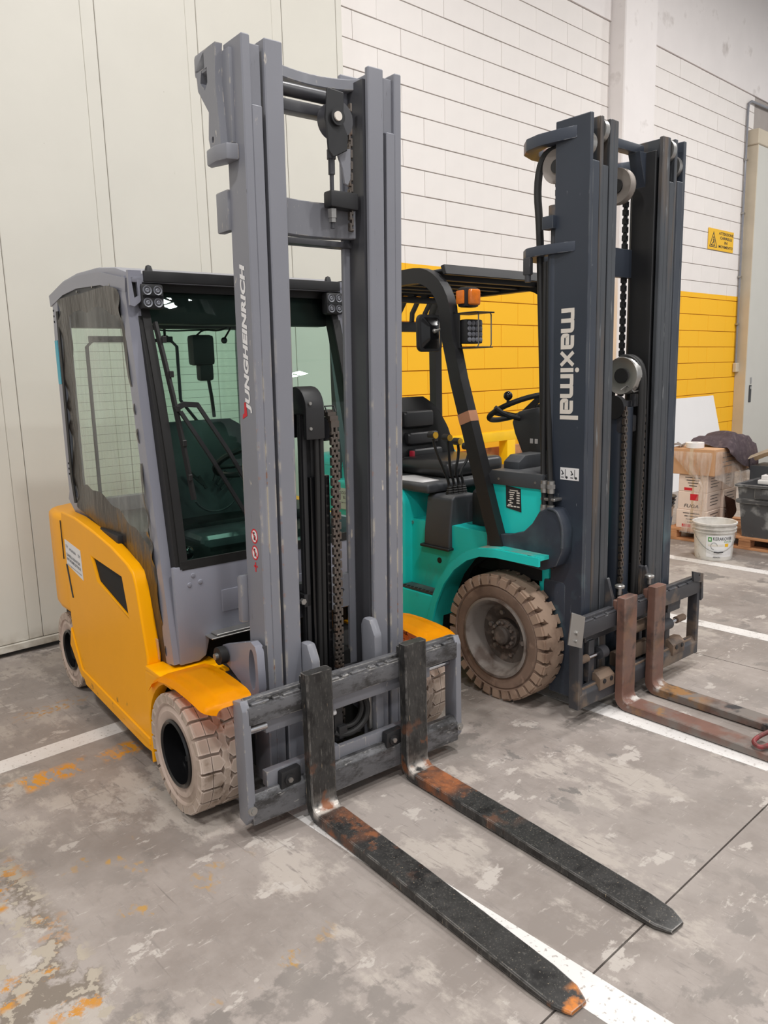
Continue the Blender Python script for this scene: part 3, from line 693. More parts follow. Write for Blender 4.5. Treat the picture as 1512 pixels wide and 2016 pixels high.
leanb().tube([(-.014, YM + .05, 1.452), (-.014, YM + .065, 1.475), (.026, YM + .065, 1.475), (.026, YM + .05, 1.452)], .003, 6).build('chain_keeper', M_black, A)
leanb().cyl((.006, YM + .05, 1.40), (.006, YM + .12, 1.40), .001, n=6).cyl((-.012, YM + .085, 1.39), (.024, YM + .085, 1.39), .045, n=24).build('chain_pulley', M_grey_dark, A)
leanb().box(-.155, -.045, YM + .09, YM + .125, .735, .765, .003).box(-.13, -.10, YM + .06, YM + .12, .725, .775, .003).build('cylinder_clamp', M_black, A)
leanb().cyl((-.135, YM + .07, .75), (-.135, YM + .055, .75), .012, n=6).build('clamp_bolt', M_steel, A)
# bracket with eye at the top left, clamps below it
mb = leanb().prism([(YM + .09, 2.32), (YM + .155, 2.30), (YM + .175, 2.36), (YM + .165, 2.44), (YM + .235, 2.52), (YM + .245, 2.585), (YM + .18, 2.63), (YM + .10, 2.63), (YM + .11, 2.52), (YM + .10, 2.42)], 'x', -.372, -.347, holes=[[(YM + .205, 2.575), (YM + .165, 2.575), (YM + .165, 2.53), (YM + .185, 2.51), (YM + .215, 2.54)], [(YM + .145 + .008 * math.cos(t), 2.352 + .011 * math.sin(t)) for t in [2 * math.pi * i / 10 for i in range(10)]]])
ey = mb.build('lifting_eye_plate', M_grey, A)
leanb().box(-.372, -.30, YM + .17, YM + .26, 2.565, 2.635, .012).build('lifting_eye_block', M_grey, ey)
leanb().box(-.347, -.325, YM + .06, YM + .115, 2.33, 2.61, .004).build('bracket_web', M_grey, ey)
mb = leanb().prism([(-.335, YM + .04), (-.375, YM + .05), (-.39, YM + .10), (-.385, YM + .17), (-.36, YM + .19), (-.335, YM + .12)], 'z', 2.275, 2.325, bev=.006); mb.build('hose_clamp_block', M_grey, A)
leanb().box(-.345, -.315, YM + .115, YM + .20, 2.07, 2.20, .006).build('tie_bar_end', M_grey, A)
# tilt bracket with slot, and its bearing
def tilt(Mx):
    mb = MB(Mx)
    def ov(cy, cz, a, b): return [(cy + a * math.cos(t), cz + b * math.sin(t)) for t in [2 * math.pi * i / 20 for i in range(20)]]
    mb.prism([(.165, .62), (.175, .645), (.205, .655), (.24, .645), (.43, .585), (.445, .555), (.43, .525), (.25, .452), (.205, .44), (.175, .455), (.16, .49)], 'x', -.378, -.348, holes=[ov(.205, .55, .024, .078)], bev=0)
    o = mb.build('tilt_bracket', M_cab, A, 30)
    MB(Mx).cyl((-.385, .405, .555), (-.415, .405, .555), .034, n=24).build('tilt_bearing', M_rubber, o); MB(Mx).cyl((-.415, .405, .555), (-.428, .405, .555), .013, n=12).build('grease_cap', M_steel, o)
    MB(Mx).box(-.350, -.332, .17, .26, .455, .64).build('slot_back', M_grey_dark, o)
tilt(None)
leanb().prism([(YM + .12, .70), (YM + .155, .70), (YM + .155, .87), (YM + .14, .88), (YM + .12, .88)], 'x', -.36, -.32, bev=.01).build('mast_cushion', M_mast_a, A)

# lettering along the left rail (reads upwards) and pictograms
def LM(y, z): return y - .027 * z + .0135
o = text_mesh('maker_lettering', 'JUNGHEINRICH', (-.3356, YM + .028, 1.468), (0, 0, 1), (0, 1, 0), .49, .044, M_white, A, shear=.22, bold=.055, space=1.06)
o.data.transform(LEAN)
mb = MB(LEAN); flat_poly(mb, [(0, 0), (.045, .004), (.045, .018), (.008, .02), (.004, .03), (-.012, .034)], (-.3358, YM + .062, 1.458), (0, 0, 1), (0, 1, 0)); mb.build('red_logo_flag', M_red, A, flat=True)
for z0 in (1.035, .975):
    mb = MB(LEAN)
    ring = lambda r: [(YM + .05 + r * math.cos(t), z0 + r * 1.15 * math.sin(t)) for t in [2 * math.pi * i / 24 for i in range(24)]]
    mb.prism(ring(.0235), 'x', -.3357, -.3352); d1 = mb.build('warning_disc', M_red, A, flat=True)
    mb = MB(LEAN); mb.prism(ring(.0185), 'x', -.3360, -.3354); mb.build('disc_face', M_white, d1, flat=True)
    mb = MB(LEAN); mb.box(-.3364, -.3358, YM + .046, YM + .054, z0 - .014, z0 + .006); mb.box(-.3364, -.3358, YM + .047, YM + .056, z0 + .008, z0 + .015); mb.box(-.3364, -.3358, YM + .040, YM + .044, z0 - .012, z0 + .002); mb.build('disc_figure', M_ink, d1, flat=True)
    mb = MB(LEAN); mb.sweep([(-.3365, YM + .066, z0 + .017), (-.3365, YM + .034, z0 - .017)], .0006, .0045); mb.build('disc_bar', M_red, d1, flat=True)
mb = MB(LEAN); mb.box(-.3359, -.3354, YM + .046, YM + .053, .905, .940).box(-.3359, -.3354, YM + .036, YM + .062, .922, .929); mb.build('red_cross_mark', M_red, A, flat=True)

# ---------------------------------------------------------------- body
SIDE = [(1.66, .975), (1.45, .972), (1.22, .948), (.98, .912), (.80, .868), (.755, .845), (.728, .79), (.70, .66), (.668, .52), (.672, .475), (.682, .14), (.70, .105), (.78, .10), (1.52, .135), (1.58, .20), (1.66, .42), (1.66, .60)]
VENT = [(1.25, .822), (.885, .800), (.84, .640), (1.19, .722)]
def side(Mx):
    o = MB(Mx).prism(SIDE, 'x', -.588, -.53, holes=[VENT]).build('side_panel', M_yellow, A, 40)
    m = o.modifiers.new('round', 'BEVEL'); m.width = .014; m.segments = 3; m.limit_method = 'ANGLE'; m.angle_limit = rad(40)
    MB(Mx).prism([(1.27, .83), (.87, .81), (.82, .63), (1.2, .715)], 'x', -.576, -.570).build('vent_screen', M_dark, o)
    MB(Mx).prism([(1.70, .30), (1.56, .17), (.70, .135), (.70, .17), (1.54, .215), (1.66, .40)], 'x', -.594, -.58, bev=.005, seg=1).build('sill_fold', M_yellow, o)
    # front skirt with the wheel arch, fender above the tyre
    arch = [(.40 + .262 * math.cos(t), .2265 + .255 * math.sin(t)) for t in [rad(6 + 84 * i / 10) for i in range(11)]]
    sk = MB(Mx).prism([(.676, .075), (.676, .462), (.64, .478), (.56, .480), (.50, .496)] + [(.40, .498)] + arch[::-1] + [(.655, .20), (.652, .09)], 'x', -.600, -.55, bev=.006).build('wheel_skirt', M_yellow, A, 40)
    f = [(.61, .415), (.56, .462), (.50, .492), (.42, .506), (.33, .509), (.24, .506), (.17, .500), (.12, .490), (.105, .478)]
    def fs(u, v):
        t = u * (len(f) - 1); i = min(int(t), len(f) - 2); k = t - i
        y = f[i][0] * (1 - k) + f[i + 1][0] * k; z = f[i][1] * (1 - k) + f[i + 1][1] * k
        x = -.618 + v * .192 + (.045 * ((u - .78) / .22) ** 2 * (1 - v) if u > .78 else 0) - (.03 * ((u - .78) / .22) ** 2 * v if u > .78 else 0)
        z += .010 * min(1, v * 5) + (.008 if .3 < v < .8 and .35 < u < .8 else 0) - (.010 if v < .05 else 0)
        return (x, y, z)
    MB(Mx).grid(fs, 24, 14, .004).build('fender', M_yellow, sk, 50)
    MB(Mx).box(-.60, -.36, .42, .67, .465, .49, .008).build('fender_back', M_yellow, sk)
side(None); side(MIR)
pl = [(-.585, 1.60), (-.588, 1.80), (-.572, 1.93), (-.53, 2.0), (-.44, 2.045), (XC, 2.06)]
pl = pl + [(2 * XC - x, y) for x, y in pl[-2::-1]]
MB().prism(pl, 'z', .455, .955, bev=.035, seg=3).build('counterweight', M_yellow, A, 40)
MB().prism([(1.673, .93), (1.668, .93), (1.668, .74), (1.673, .74)], 'x', -.592, -.5885).build('panel_gap', M_dark, A, flat=True)
MB().prism([(1.645, .72), (1.625, .725), (1.575, .565), (1.59, .56)], 'x', -.5915, -.583, bev=.003, seg=1).build('grab_slot', M_black, A)
MB().box(-.52, .46, .66, 1.99, .13, .46, .01).box(-.40, .34, .30, .70, .13, .48, .01).build('chassis', M_dark, A)
MB().box(-.38, .32, .36, .42, .15, .30, .02).build('drive_axle', M_black, A)
MB().box(-.53, .47, .80, 1.62, .45, .90, .02).box(-.55, .49, 1.0, 1.64, .90, .95, .01).build('battery_cover', M_black, A)
# sticker on the left side
mb = MB(); mb.prism([(1.632, .845), (1.40, .825), (1.392, .685), (1.627, .722)], 'x', -.5895, -.5885); st = mb.build('hire_sticker', M_white, A, flat=True)
sk_ = Vector((0, -1, -.10))
for s_, y_, z_, w_, h__ in (('NOLEGGIO', 1.565, .800, .095, .012), ('CARRELLI ELEVATORI', 1.617, .768, .198, .014), ('PIATTAFORME ELETTRICHE', 1.617, .746, .205, .014), ('www.noleggiocarrelli.com 0123 456789', 1.612, .722, .205, .008)):
    text_mesh('sticker_lettering', s_, (-.590, y_, z_), sk_, (0, 0, 1), w_, h__, M_bluegrey_ink, st, bold=.01)
for y_, z_ in ((1.617, .808), (1.44, .788)): text_mesh('sticker_mark', 'STM', (-.590, y_, z_), sk_, (0, 0, 1), .03, .014, M_bluegrey_ink, st)

# ---------------------------------------------------------------- cab
def AP(t, dx=0, dy=0): return (-.500 + dx, .590 + .195 * t + dy, .50 + 1.465 * t)      # front pillar centre line
def pillar(Mx):
    MB(Mx).sweep([AP(0), AP(.3), AP(1)], .056, .075, bev=.012).build('front_pillar', M_cab, A, 40)
    MB(Mx).sweep([(-.498, 1.655, 1.02), (-.498, 1.662, 1.15), (-.498, 1.655, 1.75), (-.498, 1.628, 1.985)], .056, .075, bev=.012).build('rear_pillar', M_cab, A, 40)
    MB(Mx).sweep([(-.50, 1.70, 1.06), (-.50, 1.58, .985), (-.50, 1.30, .925), (-.50, 1.08, .86)], .05, .09, bev=.006).build('rear_sill', M_cab, A, 40)
    MB(Mx).sweep([(-.50, .90, .445), (-.50, .60, .505)], .05, .05, bev=.006).build('door_sill', M_cab, A, 40)
    pr = [(.735, 1.935), (1.0, 1.985), (1.3, 2.000), (1.5, 1.99), (1.70, 1.955)]
    MB(Mx).sweep([(-.500, y, z) for y, z in pr], .058, .05, bev=.014).build('roof_rail', M_cab, A, 40)
    q = MB(Mx).prism([(-.528, 1.985), (-.478, 1.985), (-.478, 1.895), (-.490, 1.872), (-.512, 1.855), (-.528, 1.86)], 'y', .700, .716, holes=[[(-.518, 1.958), (-.497, 1.962), (-.494, 1.895), (-.510, 1.885)]]).build('corner_plate', M_cab, A, 40)
    MB(Mx).box(-.522, -.488, .7165, .72, 1.88, 1.97).build('corner_plate_hole', M_dark, q)
pillar(None); pillar(MIR)
pr = [(.70, 1.975), (.85, 2.012), (1.05, 2.034), (1.3, 2.040), (1.5, 2.028), (1.66, 2.0), (1.70, 1.975)]
MB().prism(pr + [(1.70, 1.945), (1.3, 2.0), (1.0, 1.995), (.70, 1.940)], 'x', -.522, .462, bev=.012).build('roof', M_cab, A, 40)
MB().box(-.47, .41, .80, 1.60, 1.925, 1.96, .01).box(-.47, .41, .80, .87, 1.80, 1.94, .01).box(-.47, .41, 1.56, 1.64, 1.83, 1.96, .01).build('roof_lining', M_black, A)
MB().box(-.472, .412, .690, .705, 1.945, 1.985, .004).build('roof_front_trim', M_black, A)
for x_ in (-.43, .385): MB().lathe([(0, 0), (.016, 0), (.014, .012), (.010, .024), (0, .028)], (x_, .745, 1.985), (0, 0, 1), 14, False).build('roof_bolt_cap', M_black, A)
# windshield
def WS(x, t, o=0): return (x, .553 + 1.075 * (.08 * t + .12 * t * t) + o, .875 + 1.075 * t)      # gently bowed pane
mb = MB(); mb.grid(lambda u, v: WS(-.468 + .876 * u, v), 2, 40, .005); wsd = mb.build('windshield', M_glass, A)
mb = MB()
for xq in (-.462, .402): mb.sweep([WS(xq, q / 8, -.003) for q in range(9)], .032, .014)
for t, h in ((.012, .035), (.985, .035)): mb.sweep([WS(-.47, t, -.003), WS(.41, t, -.003)], h, .014, (0, 0, 1))
mb.build('windshield_seal', M_rubber, A)
for xq in (-.478, .418): MB().sweep([WS(xq, q_ / 8, .038) for q_ in range(9)], .026, .075).build('pillar_flange', M_rubber, A)
mb = MB(); mb.prism([(-.505, .498), (-.425, .498), (-.395, .515), (-.372, .595), (.312, .595), (.335, .515), (.365, .498), (.445, .498), (.445, .885), (-.505, .885)], 'y', .545, .575, bev=.008)
lp = mb.build('lower_front_panel', M_cab, A, 40)
MB().box(-.315, .255, .541, .548, .675, .765, .008).build('panel_pressing', M_cab, lp)
for x_, z_ in ((-.428, .845), (-.445, .810), (-.400, .815)): MB().lathe([(0, -.006), (.008, -.005), (.011, 0), (.011, .006), (0, .006)], (x_, .547, z_), (0, 1, 0), 14, False).build('panel_rivet', M_cab, lp)
MB().box(-.395, .335, .485, .56, .592, .598, .002, 1).box(-.37, .31, .492, .55, .599, .607, .002, 1).build('foot_ledge', M_steel, A)
MB().box(-.38, .32, .60, .66, .45, .60).build('under_cab_shade', M_dark, A)  # added dark box that paints the shade under the cab
# lamps
def worklamp(x_):
    k = MB().box(x_ - .045, x_ + .045, .690, .735, 1.846, 1.940, .014).build('work_lamp', M_black, A)
    for i in (-1, 1):
        for j in (-1, 1):
            MB().lathe([(0, .002), (.006, .0), (.010, .004), (.0165, .0), (.018, .006), (0, .008)], (x_ + i * .020, .687, 1.892 + j * .022), (0, 1, 0), 16, False).build('led_lens', M_lens, k)
    MB().box(x_ - .038, x_ + .038, .6885, .6905, 1.888, 1.896).build('lamp_fin', M_gloss, k)
    MB().box(x_ - .01, x_ + .01, .715, .75, 1.93, 1.965, .003, 1).build('lamp_bracket', M_black, k)
worklamp(-.443); worklamp(.383)
# wiper
mb = MB(); mb.sweep([WS(-.438, .86, -.02), WS(-.430, .73, -.024), WS(-.420, .60, -.024), WS(-.410, .44, -.024), WS(-.395, .24, -.02)], .018, .012, (0, 0, 1)); 
for k in range(5): mb.box(-.428 + .004 * k, -.412 + .004 * k, WS(0, .8 - .12 * k)[1] - .040, WS(0, .8 - .12 * k)[1] - .028, .875 + 1.075 * (.8 - .12 * k) - .012, .875 + 1.075 * (.8 - .12 * k) + .012, .002, 1)
mb.build('wiper_blade', M_rubber, A)
mb = MB(); mb.sweep([WS(-.424, .56, -.03), WS(-.385, .575, -.036), WS(-.335, .57, -.038)], .02, .016, (0, 0, 1)); mb.sweep([WS(-.335, .575, -.036), WS(-.23, .40, -.03), WS(-.04, .04, -.02)], .012, .014, (0, 1, 0)); mb.sweep([WS(-.405, .55, -.034), WS(-.30, .37, -.03), WS(-.12, .05, -.02)], .012, .014, (0, 1, 0)); mb.build('wiper_arm', M_black, A)
# rear window with heating wires
mb = MB(); mb.box(-.465, .405, 1.640, 1.645, 1.00, 1.84); mb.build('rear_window', M_glass_r, A)
mb = MB()
for k in range(19): mb.box(-.46, .40, 1.6375, 1.6388, 1.05 + k * .0395, 1.0512 + k * .0395)
mb.build('heating_wires', M_black, A, flat=True)
rl = lambda x0, x1, z0, z1: MB().tube([(x0, 1.632, z0), (x0, 1.632, z1 - .03), (x0 + .03, 1.632, z1), (x1 - .03, 1.632, z1), (x1, 1.632, z1 - .03), (x1, 1.632, z1 - .30), (x1 + .09, 1.632, z1 - .42), (x1 + .17, 1.632, z1 - .42), (x1 + .19, 1.632, z1 - .45), (x1 + .19, 1.632, z0)], .009, 8)
rl(-.40, .05, 1.02, 1.775).build('window_seal', M_plastic_grey, A)
MB().box(-.39, -.07, 1.625, 1.636, 1.765, 1.795, .003, 1).box(-.045, .03, 1.625, 1.636, 1.765, 1.795, .003, 1).build('heater_busbar', M_plastic_grey, A)
for x_ in (-.10, -.015): MB().box(x_ - .015, x_ + .015, 1.61, 1.63, 1.765, 1.80, .005).box(x_ - .006, x_ + .006, 1.615, 1.625, 1.80, 1.84, .002, 1).build('heater_contact', M_black, A)
MB().tube([(-.10, 1.62, 1.835), (-.02, 1.61, 1.82), (.15, 1.6, 1.825), (.25, 1.58, 1.83), (.32, 1.55, 1.87)], .004, 6, smooth=2).build('heater_cable', M_black, A)
MB().box(-.47, .41, 1.60, 1.66, .92, 1.02, .008).box(-.47, .41, 1.58, 1.64, .60, .93, .01).build('rear_cab_panel', M_cabin, A)
MB().box(-.46, .40, .60, 1.58, .56, .60, .004).build('cab_floor', M_rubber, A)
# seat
def seat(par, cx, cy, cz, w, h, mat, lean=.12, d=.11, tp=.30):
    def back(u, v):
        a = (u - .5) * 2; zz = v * h
        ww = w / 2 * (1 - tp * max(0, v - .55) ** 1.3 / .35) * (1 - .06 * (v < .05))
        ww *= 1 - (.30 * ((v - .82) / .18) ** 2 if v > .82 else 0)
        yy = cy + lean * v - .045 * abs(a) ** 2.2 * (1 - .5 * v) - .018 * math.sin(v * math.pi)
        return (cx + a * ww, yy, cz + zz)
    mb = MB(); mb.grid(back, 22, 20, d); o = mb.build('seat_backrest', mat, par, 60)
    sd = o.modifiers.new('round', 'BEVEL'); sd.width = .03; sd.segments = 3; sd.limit_method = 'ANGLE'; sd.angle_limit = rad(50)
    return o
sb = seat(A, XC, 1.16, .90, .56, .49, M_seat_a, tp=.18)
for k, (x0, z0) in enumerate(((-.11, 1.16), (-.07, 1.14), (.03, 1.17), (.07, 1.15), (.11, 1.13))):
    MB().sweep([(XC + x0 * .4 - .01, 1.145, z0 - .06), (XC + x0, 1.15, z0)], .012, .012, (0, 1, 0), bev=.003).build('seat_pleat', M_seat, sb)
MB().tube([(XC + .11 * math.cos(t), 1.125, 1.06 + .09 * math.sin(t)) for t in [rad(200 + 14 * i) for i in range(11)]], .005, 6).build('seat_piping', M_plastic_grey, sb)
MB().box(XC - .24, XC + .24, .80, 1.20, .82, .93, .04, 3).build('seat_cushion', M_seat_a, A)
MB().box(XC - .22, XC + .22, .84, 1.28, .60, .83, .03).build('seat_base', M_black, A)
# controls
MB().box(-.45, -.23, .66, 1.10, .60, .80, .03, 3).box(-.44, -.24, .70, 1.05, .79, .83, .015).build('left_console', M_cabin, A)
MB().box(.05, .36, .66, .95, .60, .86, .05, 3).build('dashboard', M_cabin, A)
MB().cyl((-.40, .70, .80), (-.40, .66, .90), .008, n=8).ball((-.40, .655, .91), .030).build('ball_lever', M_gloss, A)
MB().cyl((-.47, .86, 1.25), (-.42, .86, 1.40), .012, n=8).ball((-.415, .86, 1.42), .032).build('grab_knob', M_gloss, A)
k = MB().box(-.21, -.11, .88, .94, 1.64, 1.765, .016).box(-.18, -.115, .89, .935, 1.575, 1.65, .014).build('display_unit', M_black, A)
MB().tube([(-.135, .915, 1.60), (-.115, .93, 1.5), (-.10, .95, 1.42)], .008, 8).build('display_stalk', M_black, k)
MB().tube([(-.17, .92, 1.765), (-.13, .94, 1.79), (-.05, .96, 1.785), (.0, .98, 1.80)], .004, 6, smooth=2).build('display_cable', M_black, k)
MB().ball((-.03, .95, 1.745), .014).cyl((-.03, .95, 1.75), (.02, .98, 1.80), .004, n=6).build('cab_microphone', M_black, k)
sw = MB(); tl = rad(28); cx_, cy_, cz_, R_ = .0, .80, 1.235, .17
sw.tube([(cx_ + R_ * math.cos(t), cy_ + R_ * math.sin(t) * math.cos(tl), cz_ + R_ * math.sin(t) * math.sin(tl) * -1) for t in [2 * math.pi * i / 32 for i in range(32)]], .013, 8, closed=True)
for t in (0.3, 2.8, 4.7): sw.cyl((cx_, cy_, cz_ - .02), (cx_ + R_ * math.cos(t), cy_ + R_ * math.sin(t) * math.cos(tl), cz_ - R_ * math.sin(t) * math.sin(tl)), .010, n=8)
sw.cyl((cx_, cy_, cz_ - .03), (cx_, cy_ - .10, .85), .03, n=12); sw.build('steering_wheel', M_black, A)
MB().box(.435, .465, .62, 1.62, .50, .93, .01).build('right_cab_panel', M_cab, A)
# soft door curtain
def lerp_t(tab, z):
    for i in range(len(tab) - 1):
        if z <= tab[i + 1][0]:
            k = (z - tab[i][0]) / (tab[i + 1][0] - tab[i][0]); return tab[i][1] * (1 - k) + tab[i + 1][1] * k
    return tab[-1][1]
YR = [(.43, .87), (.66, .86), (.80, .875), (.865, .935), (.915, 1.10), (.955, 1.30), (1.0, 1.55), (1.12, 1.585), (1.86, 1.56), (1.945, 1.53)]
YF = [(.43, .61), (.9, .655), (1.95, .800)]
me_at = []
NU, NV = 150, 60
mb = MB(); lay = mb.bm.verts.layers.float.new('clear')
def curt(u, v):
    z = .475 + u * 1.475; yf = lerp_t(YF, z); yr = lerp_t(YR, z); 
    y = yf + (yr - yf) * v
    if u < .02: z += .05 * (0.62 - y)
    ztop = 1.925 + .05 * math.sin(min(1, max(0, (y - .78) / .85)) * math.pi)
    z = min(z, ztop)
    wv = .005 * math.sin(5 * z + 9 * y) + .0025 * math.sin(17 * y - 4 * z)
    ed = max(0, 1 - min(v, 1 - v) / .06)
    x = -.533 + wv + .006 * ed * math.sin(41 * z + 2 * math.sin(13 * z))
    zl = min(1.118, .945 + .27 * (y - .62)) + .008 * math.sin(33 * y)
    rb = yr - .13 - .025 * math.sin(8 * z) - .008 * math.sin(37 * z)
    fb = yf + .020 + .008 * math.sin(23 * z + 1.5 * math.sin(9 * z))
    zt = ztop - .095 + .01 * math.sin(20 * y)
    dd = min(z - zl, rb - y, y - fb, zt - z)
    return (x, y, z), max(0, min(1, .5 + dd / .02))
V = []
for i in range(NU + 1):
    row = []
    for j in range(NV + 1):
        p, a = curt(i / NU, j / NV); vv = mb.bm.verts.new(p); vv[lay] = a; row.append(vv)
    V.append(row)
for i in range(NU):
    for j in range(NV): mb.bm.faces.new((V[i][j], V[i + 1][j], V[i + 1][j + 1], V[i][j + 1]))
mb.build('door_curtain', M_curtain, A, 80)
MB().sweep([(-.515, .79, 1.905), (-.515, 1.0, 1.955), (-.515, 1.3, 1.968), (-.515, 1.55, 1.945)], .01, .03).build('curtain_rail', M_plastic_grey, A)
for k in range(4): MB().cyl((-.53, .90 + k * .2, 1.94 + .025 * math.sin((.12 + k * .2) / .8 * math.pi)), (-.524, .90 + k * .2, 1.94 + .025 * math.sin((.12 + k * .2) / .8 * math.pi)), .006, n=8).build('curtain_stud', M_steel, A)
MB().sweep([(-.536, 1.575, 1.02), (-.538, 1.592, 1.15), (-.538, 1.565, 1.90)], .006, .03, bev=.002).build('curtain_edge_strip', M_rubber, A)
mb = MB(); mb.box(-.545, -.5395, .66, .80, .50, .585, .002, 1); mb.build('torn_clear_patch', M_film, A)
# stickers and holes on the rear pillar
mb = MB(); mb.box(-.5285, -.5265, 1.645, 1.688, 1.575, 1.775); ck = mb.build('cyan_sticker', M_cyan, A, flat=True)
for i in range(3):
    for z0 in (1.15, 1.86): MB().cyl((-.528, 1.665, z0 + i * .025), (-.5262, 1.665, z0 + i * .025), .005, n=8).build('pillar_hole', M_dark, A)

# ================================================================ TEAL FORK LIFT
B = thing('forklift', 'teal open forklift with a dark slate triple mast and rusty brown forks', 'forklift', (3.295, 1.765, 0), rad(-2.5))
BC = .02
MIRB = Matrix.Translation((2 * BC, 0, 0)) @ Matrix.Scale(-1, 4, (1, 0, 0))
for nm, xo, sg_, y, R, w in (('front_tyre', -.495, -1, .51, .312, .138), ('front_tyre', .535, 1, .51, .312, .138), ('rear_tyre', -.45, -1, 1.88, .27, .17), ('rear_tyre', .49, 1, 1.88, .27, .17)):
    wheel(B, nm, xo, sg_, y, R, w, R * .585, 'b')
M_fork_b = pmat('rusty_fork', srgb(120, 86, 74), .55, .1, var=.12, vscale=8, layers=[(srgb(84, 66, 60), [('n', 9, .5, .64)]), (srgb(120, 112, 106), [('y', -1.2, -.03, .06), ('n', 6, .40, .55)], .45), (srgb(150, 110, 66), [('y', -.25, -.03, .05), ('n', 10, .5, .6)]), (srgb(190, 184, 178), [('y', -.034, -.006, .006), ('z', .03, .09, .008), ('n', 24, .42, .55)]), (srgb(150, 140, 134), [('edge', .006), ('n', 16, .45, .6)]), (srgb(52, 50, 52), [('n', 7, .60, .68)])])  # pale band at the heel bend is a highlight painted over the rust
fork(B, -.128, .0515, -1.07, .545, M_fork_b, .045); fork(B, .128, .0475, -1.07, .545, M_fork_b, .045)
for x_ in (-.135, .118): MB().lathe([(0, 0), (.009, 0), (.009, .03), (.022, .034), (.023, .044), (.018, .048), (0, .049)], (x_, .06, .545), (0, 0, 1), 18, False).build('fork_pin', M_steel, B)
# carriage
mb = MB().box(-.44, .60, .05, .088, .405, .472, .004).box(-.44, .60, .065, .09, .47, .494, .003)
x = -.42
while x < .56: mb.box(x, min(x + .075, .59), .051, .067, .466, .482, .003, 1); x += .09
M_carr_b = pmat('dark_carriage_paint', srgb(62, 62, 66), .5, .1, var=.12, layers=[(srgb(116, 100, 86), [('n', 6, .56, .68)]), (srgb(120, 120, 120), [('edge', .006), ('n', 18, .5, .62)])])
M_carr_rust = pmat('rusty_cast_steel', srgb(122, 102, 86), .7, var=.12, layers=[(srgb(84, 72, 64), [('n', 12, .5, .65)])])
mb.build('upper_carriage_bar', M_carr_b, B)
MB().prism([(.05, .075), (.088, .075), (.088, .165), (.07, .165), (.05, .135)], 'x', -.44, .60, bev=.004).build('lower_carriage_bar', M_carr_b, B)
MB().box(-.41, .56, .062, .084, .14, .162, .003, 1).build('carriage_lip', M_carr_rust, B)
for x0 in (-.452, .578):
    MB().box(x0, x0 + .03, .052, .105, .07, .485, .005).build('end_plate', M_carr_b, B)
k = MB().prism([(-.535, .555), (-.44, .515), (-.462, .375), (-.560, .415)], 'y', .030, .038, bev=.002, seg=1).build('load_guard_bracket', M_steel, B, label='pale galvanised bracket plate with a bolt')
for x_, z_, r_ in ((-.500, .455, .012), (-.507, .42, .008)): MB().cyl((x_, .032, z_), (x_, .022, z_), r_, n=6).build('bracket_bolt', M_steel, k)
k = MB().prism([(.515, .535), (.62, .505), (.628, .37), (.608, .36), (.606, .46), (.525, .48)], 'y', .045, .056, holes=[[(.577 + .006 * math.cos(t), .503 + .006 * math.sin(t)) for t in [2 * math.pi * i / 8 for i in range(8)]]]).build('load_guard_bracket', M_carr_b, B, label='dark bracket plate with a hole')
for x0, xr in ((-.30, -.20), (.335, .425)):
    k = MB().prism([(.055, .12), (.105, .12), (.105, .20), (.07, .205), (.04, .18), (.04, .125)], 'x', x0, x0 + .115, bev=.006).build('lower_hook_block', M_carr_rust, B)
    for q in (.03, .085): MB().cyl((x0 + q, .044, .165), (x0 + q, .036, .165), .011, n=12).build('hook_bolt', M_black, k)
for (x0, x1, x2, z0) in ((-.425, -.345, -.26, .285), (.505, .43, .36, .285)):
    k = MB().cyl((x0, .085, z0), (x1, .085, z0), .018, n=16).build('cylinder_eye', M_carr_rust, B); MB().cyl((x1, .085, z0), (x2, .085, z0 + .0), .011, n=14).build('side_shift_rod', M_chrome, B)
    MB().cyl((x2, .085, z0), (x2 + (.05 if x2 < 0 else -.12), .085, z0), .03, n=18).build('side_shift_cylinder', M_carr_b, B)
MB().box(-.34, .50, .10, .13, .35, .405, .006).box(-.33, -.285, .085, .12, .16, .36, .006).box(.33, .375, .085, .12, .16, .36, .006).box(.33, .45, .075, .10, .345, .41, .006).build('side_shift_frame', M_carr_b, B)
MB().cyl((-.05, .10, .33), (.22, .10, .33), .03, n=16).box(-.10, .28, .09, .13, .17, .24, .01).build('inner_carriage_bar', M_carr_rust, B)
for x0 in (-.175, .145):
    MB().prism([(.07, .40), (.115, .40), (.115, .62), (.10, .625), (.07, .53)], 'x', x0, x0 + .018, bev=.003, seg=1).build('carriage_upright', M_carr_b, B)
    MB().box(x0, x0 + .03, .12, .20, .12, .62, .01).build('roller_plate', M_carr_b, B)
# triple mast
YB = .112
def railB(Mx):
    def U(x0, wf, z0, z1, cut, y0, y1, nm, mat, cutw):
        mb = MB(Mx); t = .020
        mb.box(x0, x0 + cutw, y0, y1, z0, z1, .003, 1)
        mb.box(x0 + cutw - .003, x0 + wf, y0 + .0003, y0 + .024, z0, cut, .004, 1).box(x0 + cutw - .003, x0 + wf, y1 - .02, y1, z0, cut, .003, 1)
        return mb.build(nm, mat, B, 30)
    U(-.355, .066, .07, 2.61, 2.43, YB, YB + .178, 'outer_mast_rail', M_mast_b, .020)
    U(-.283, .060, .09, 2.608, 2.42, YB + .002, YB + .172, 'middle_mast_rail', M_rail_b, .022)
    U(-.217, .060, .09, 2.606, 2.606, YB, YB + .165, 'inner_mast_rail', M_rail_b, .03)
    for x0, z0, yy in ((-.322, 2.50, YB + .055), (-.248, 2.56, YB + .045)):
        MB(Mx).cyl((x0 - .012, yy, z0), (x0 + .016, yy, z0), .052, n=24).build('mast_roller', M_steel, B)
    MB(Mx).box(-.16, -.145, YB + .03, YB + .15, .10, 2.55, .003, 1).build('inner_web', M_black, B)
railB(None); railB(MIRB)
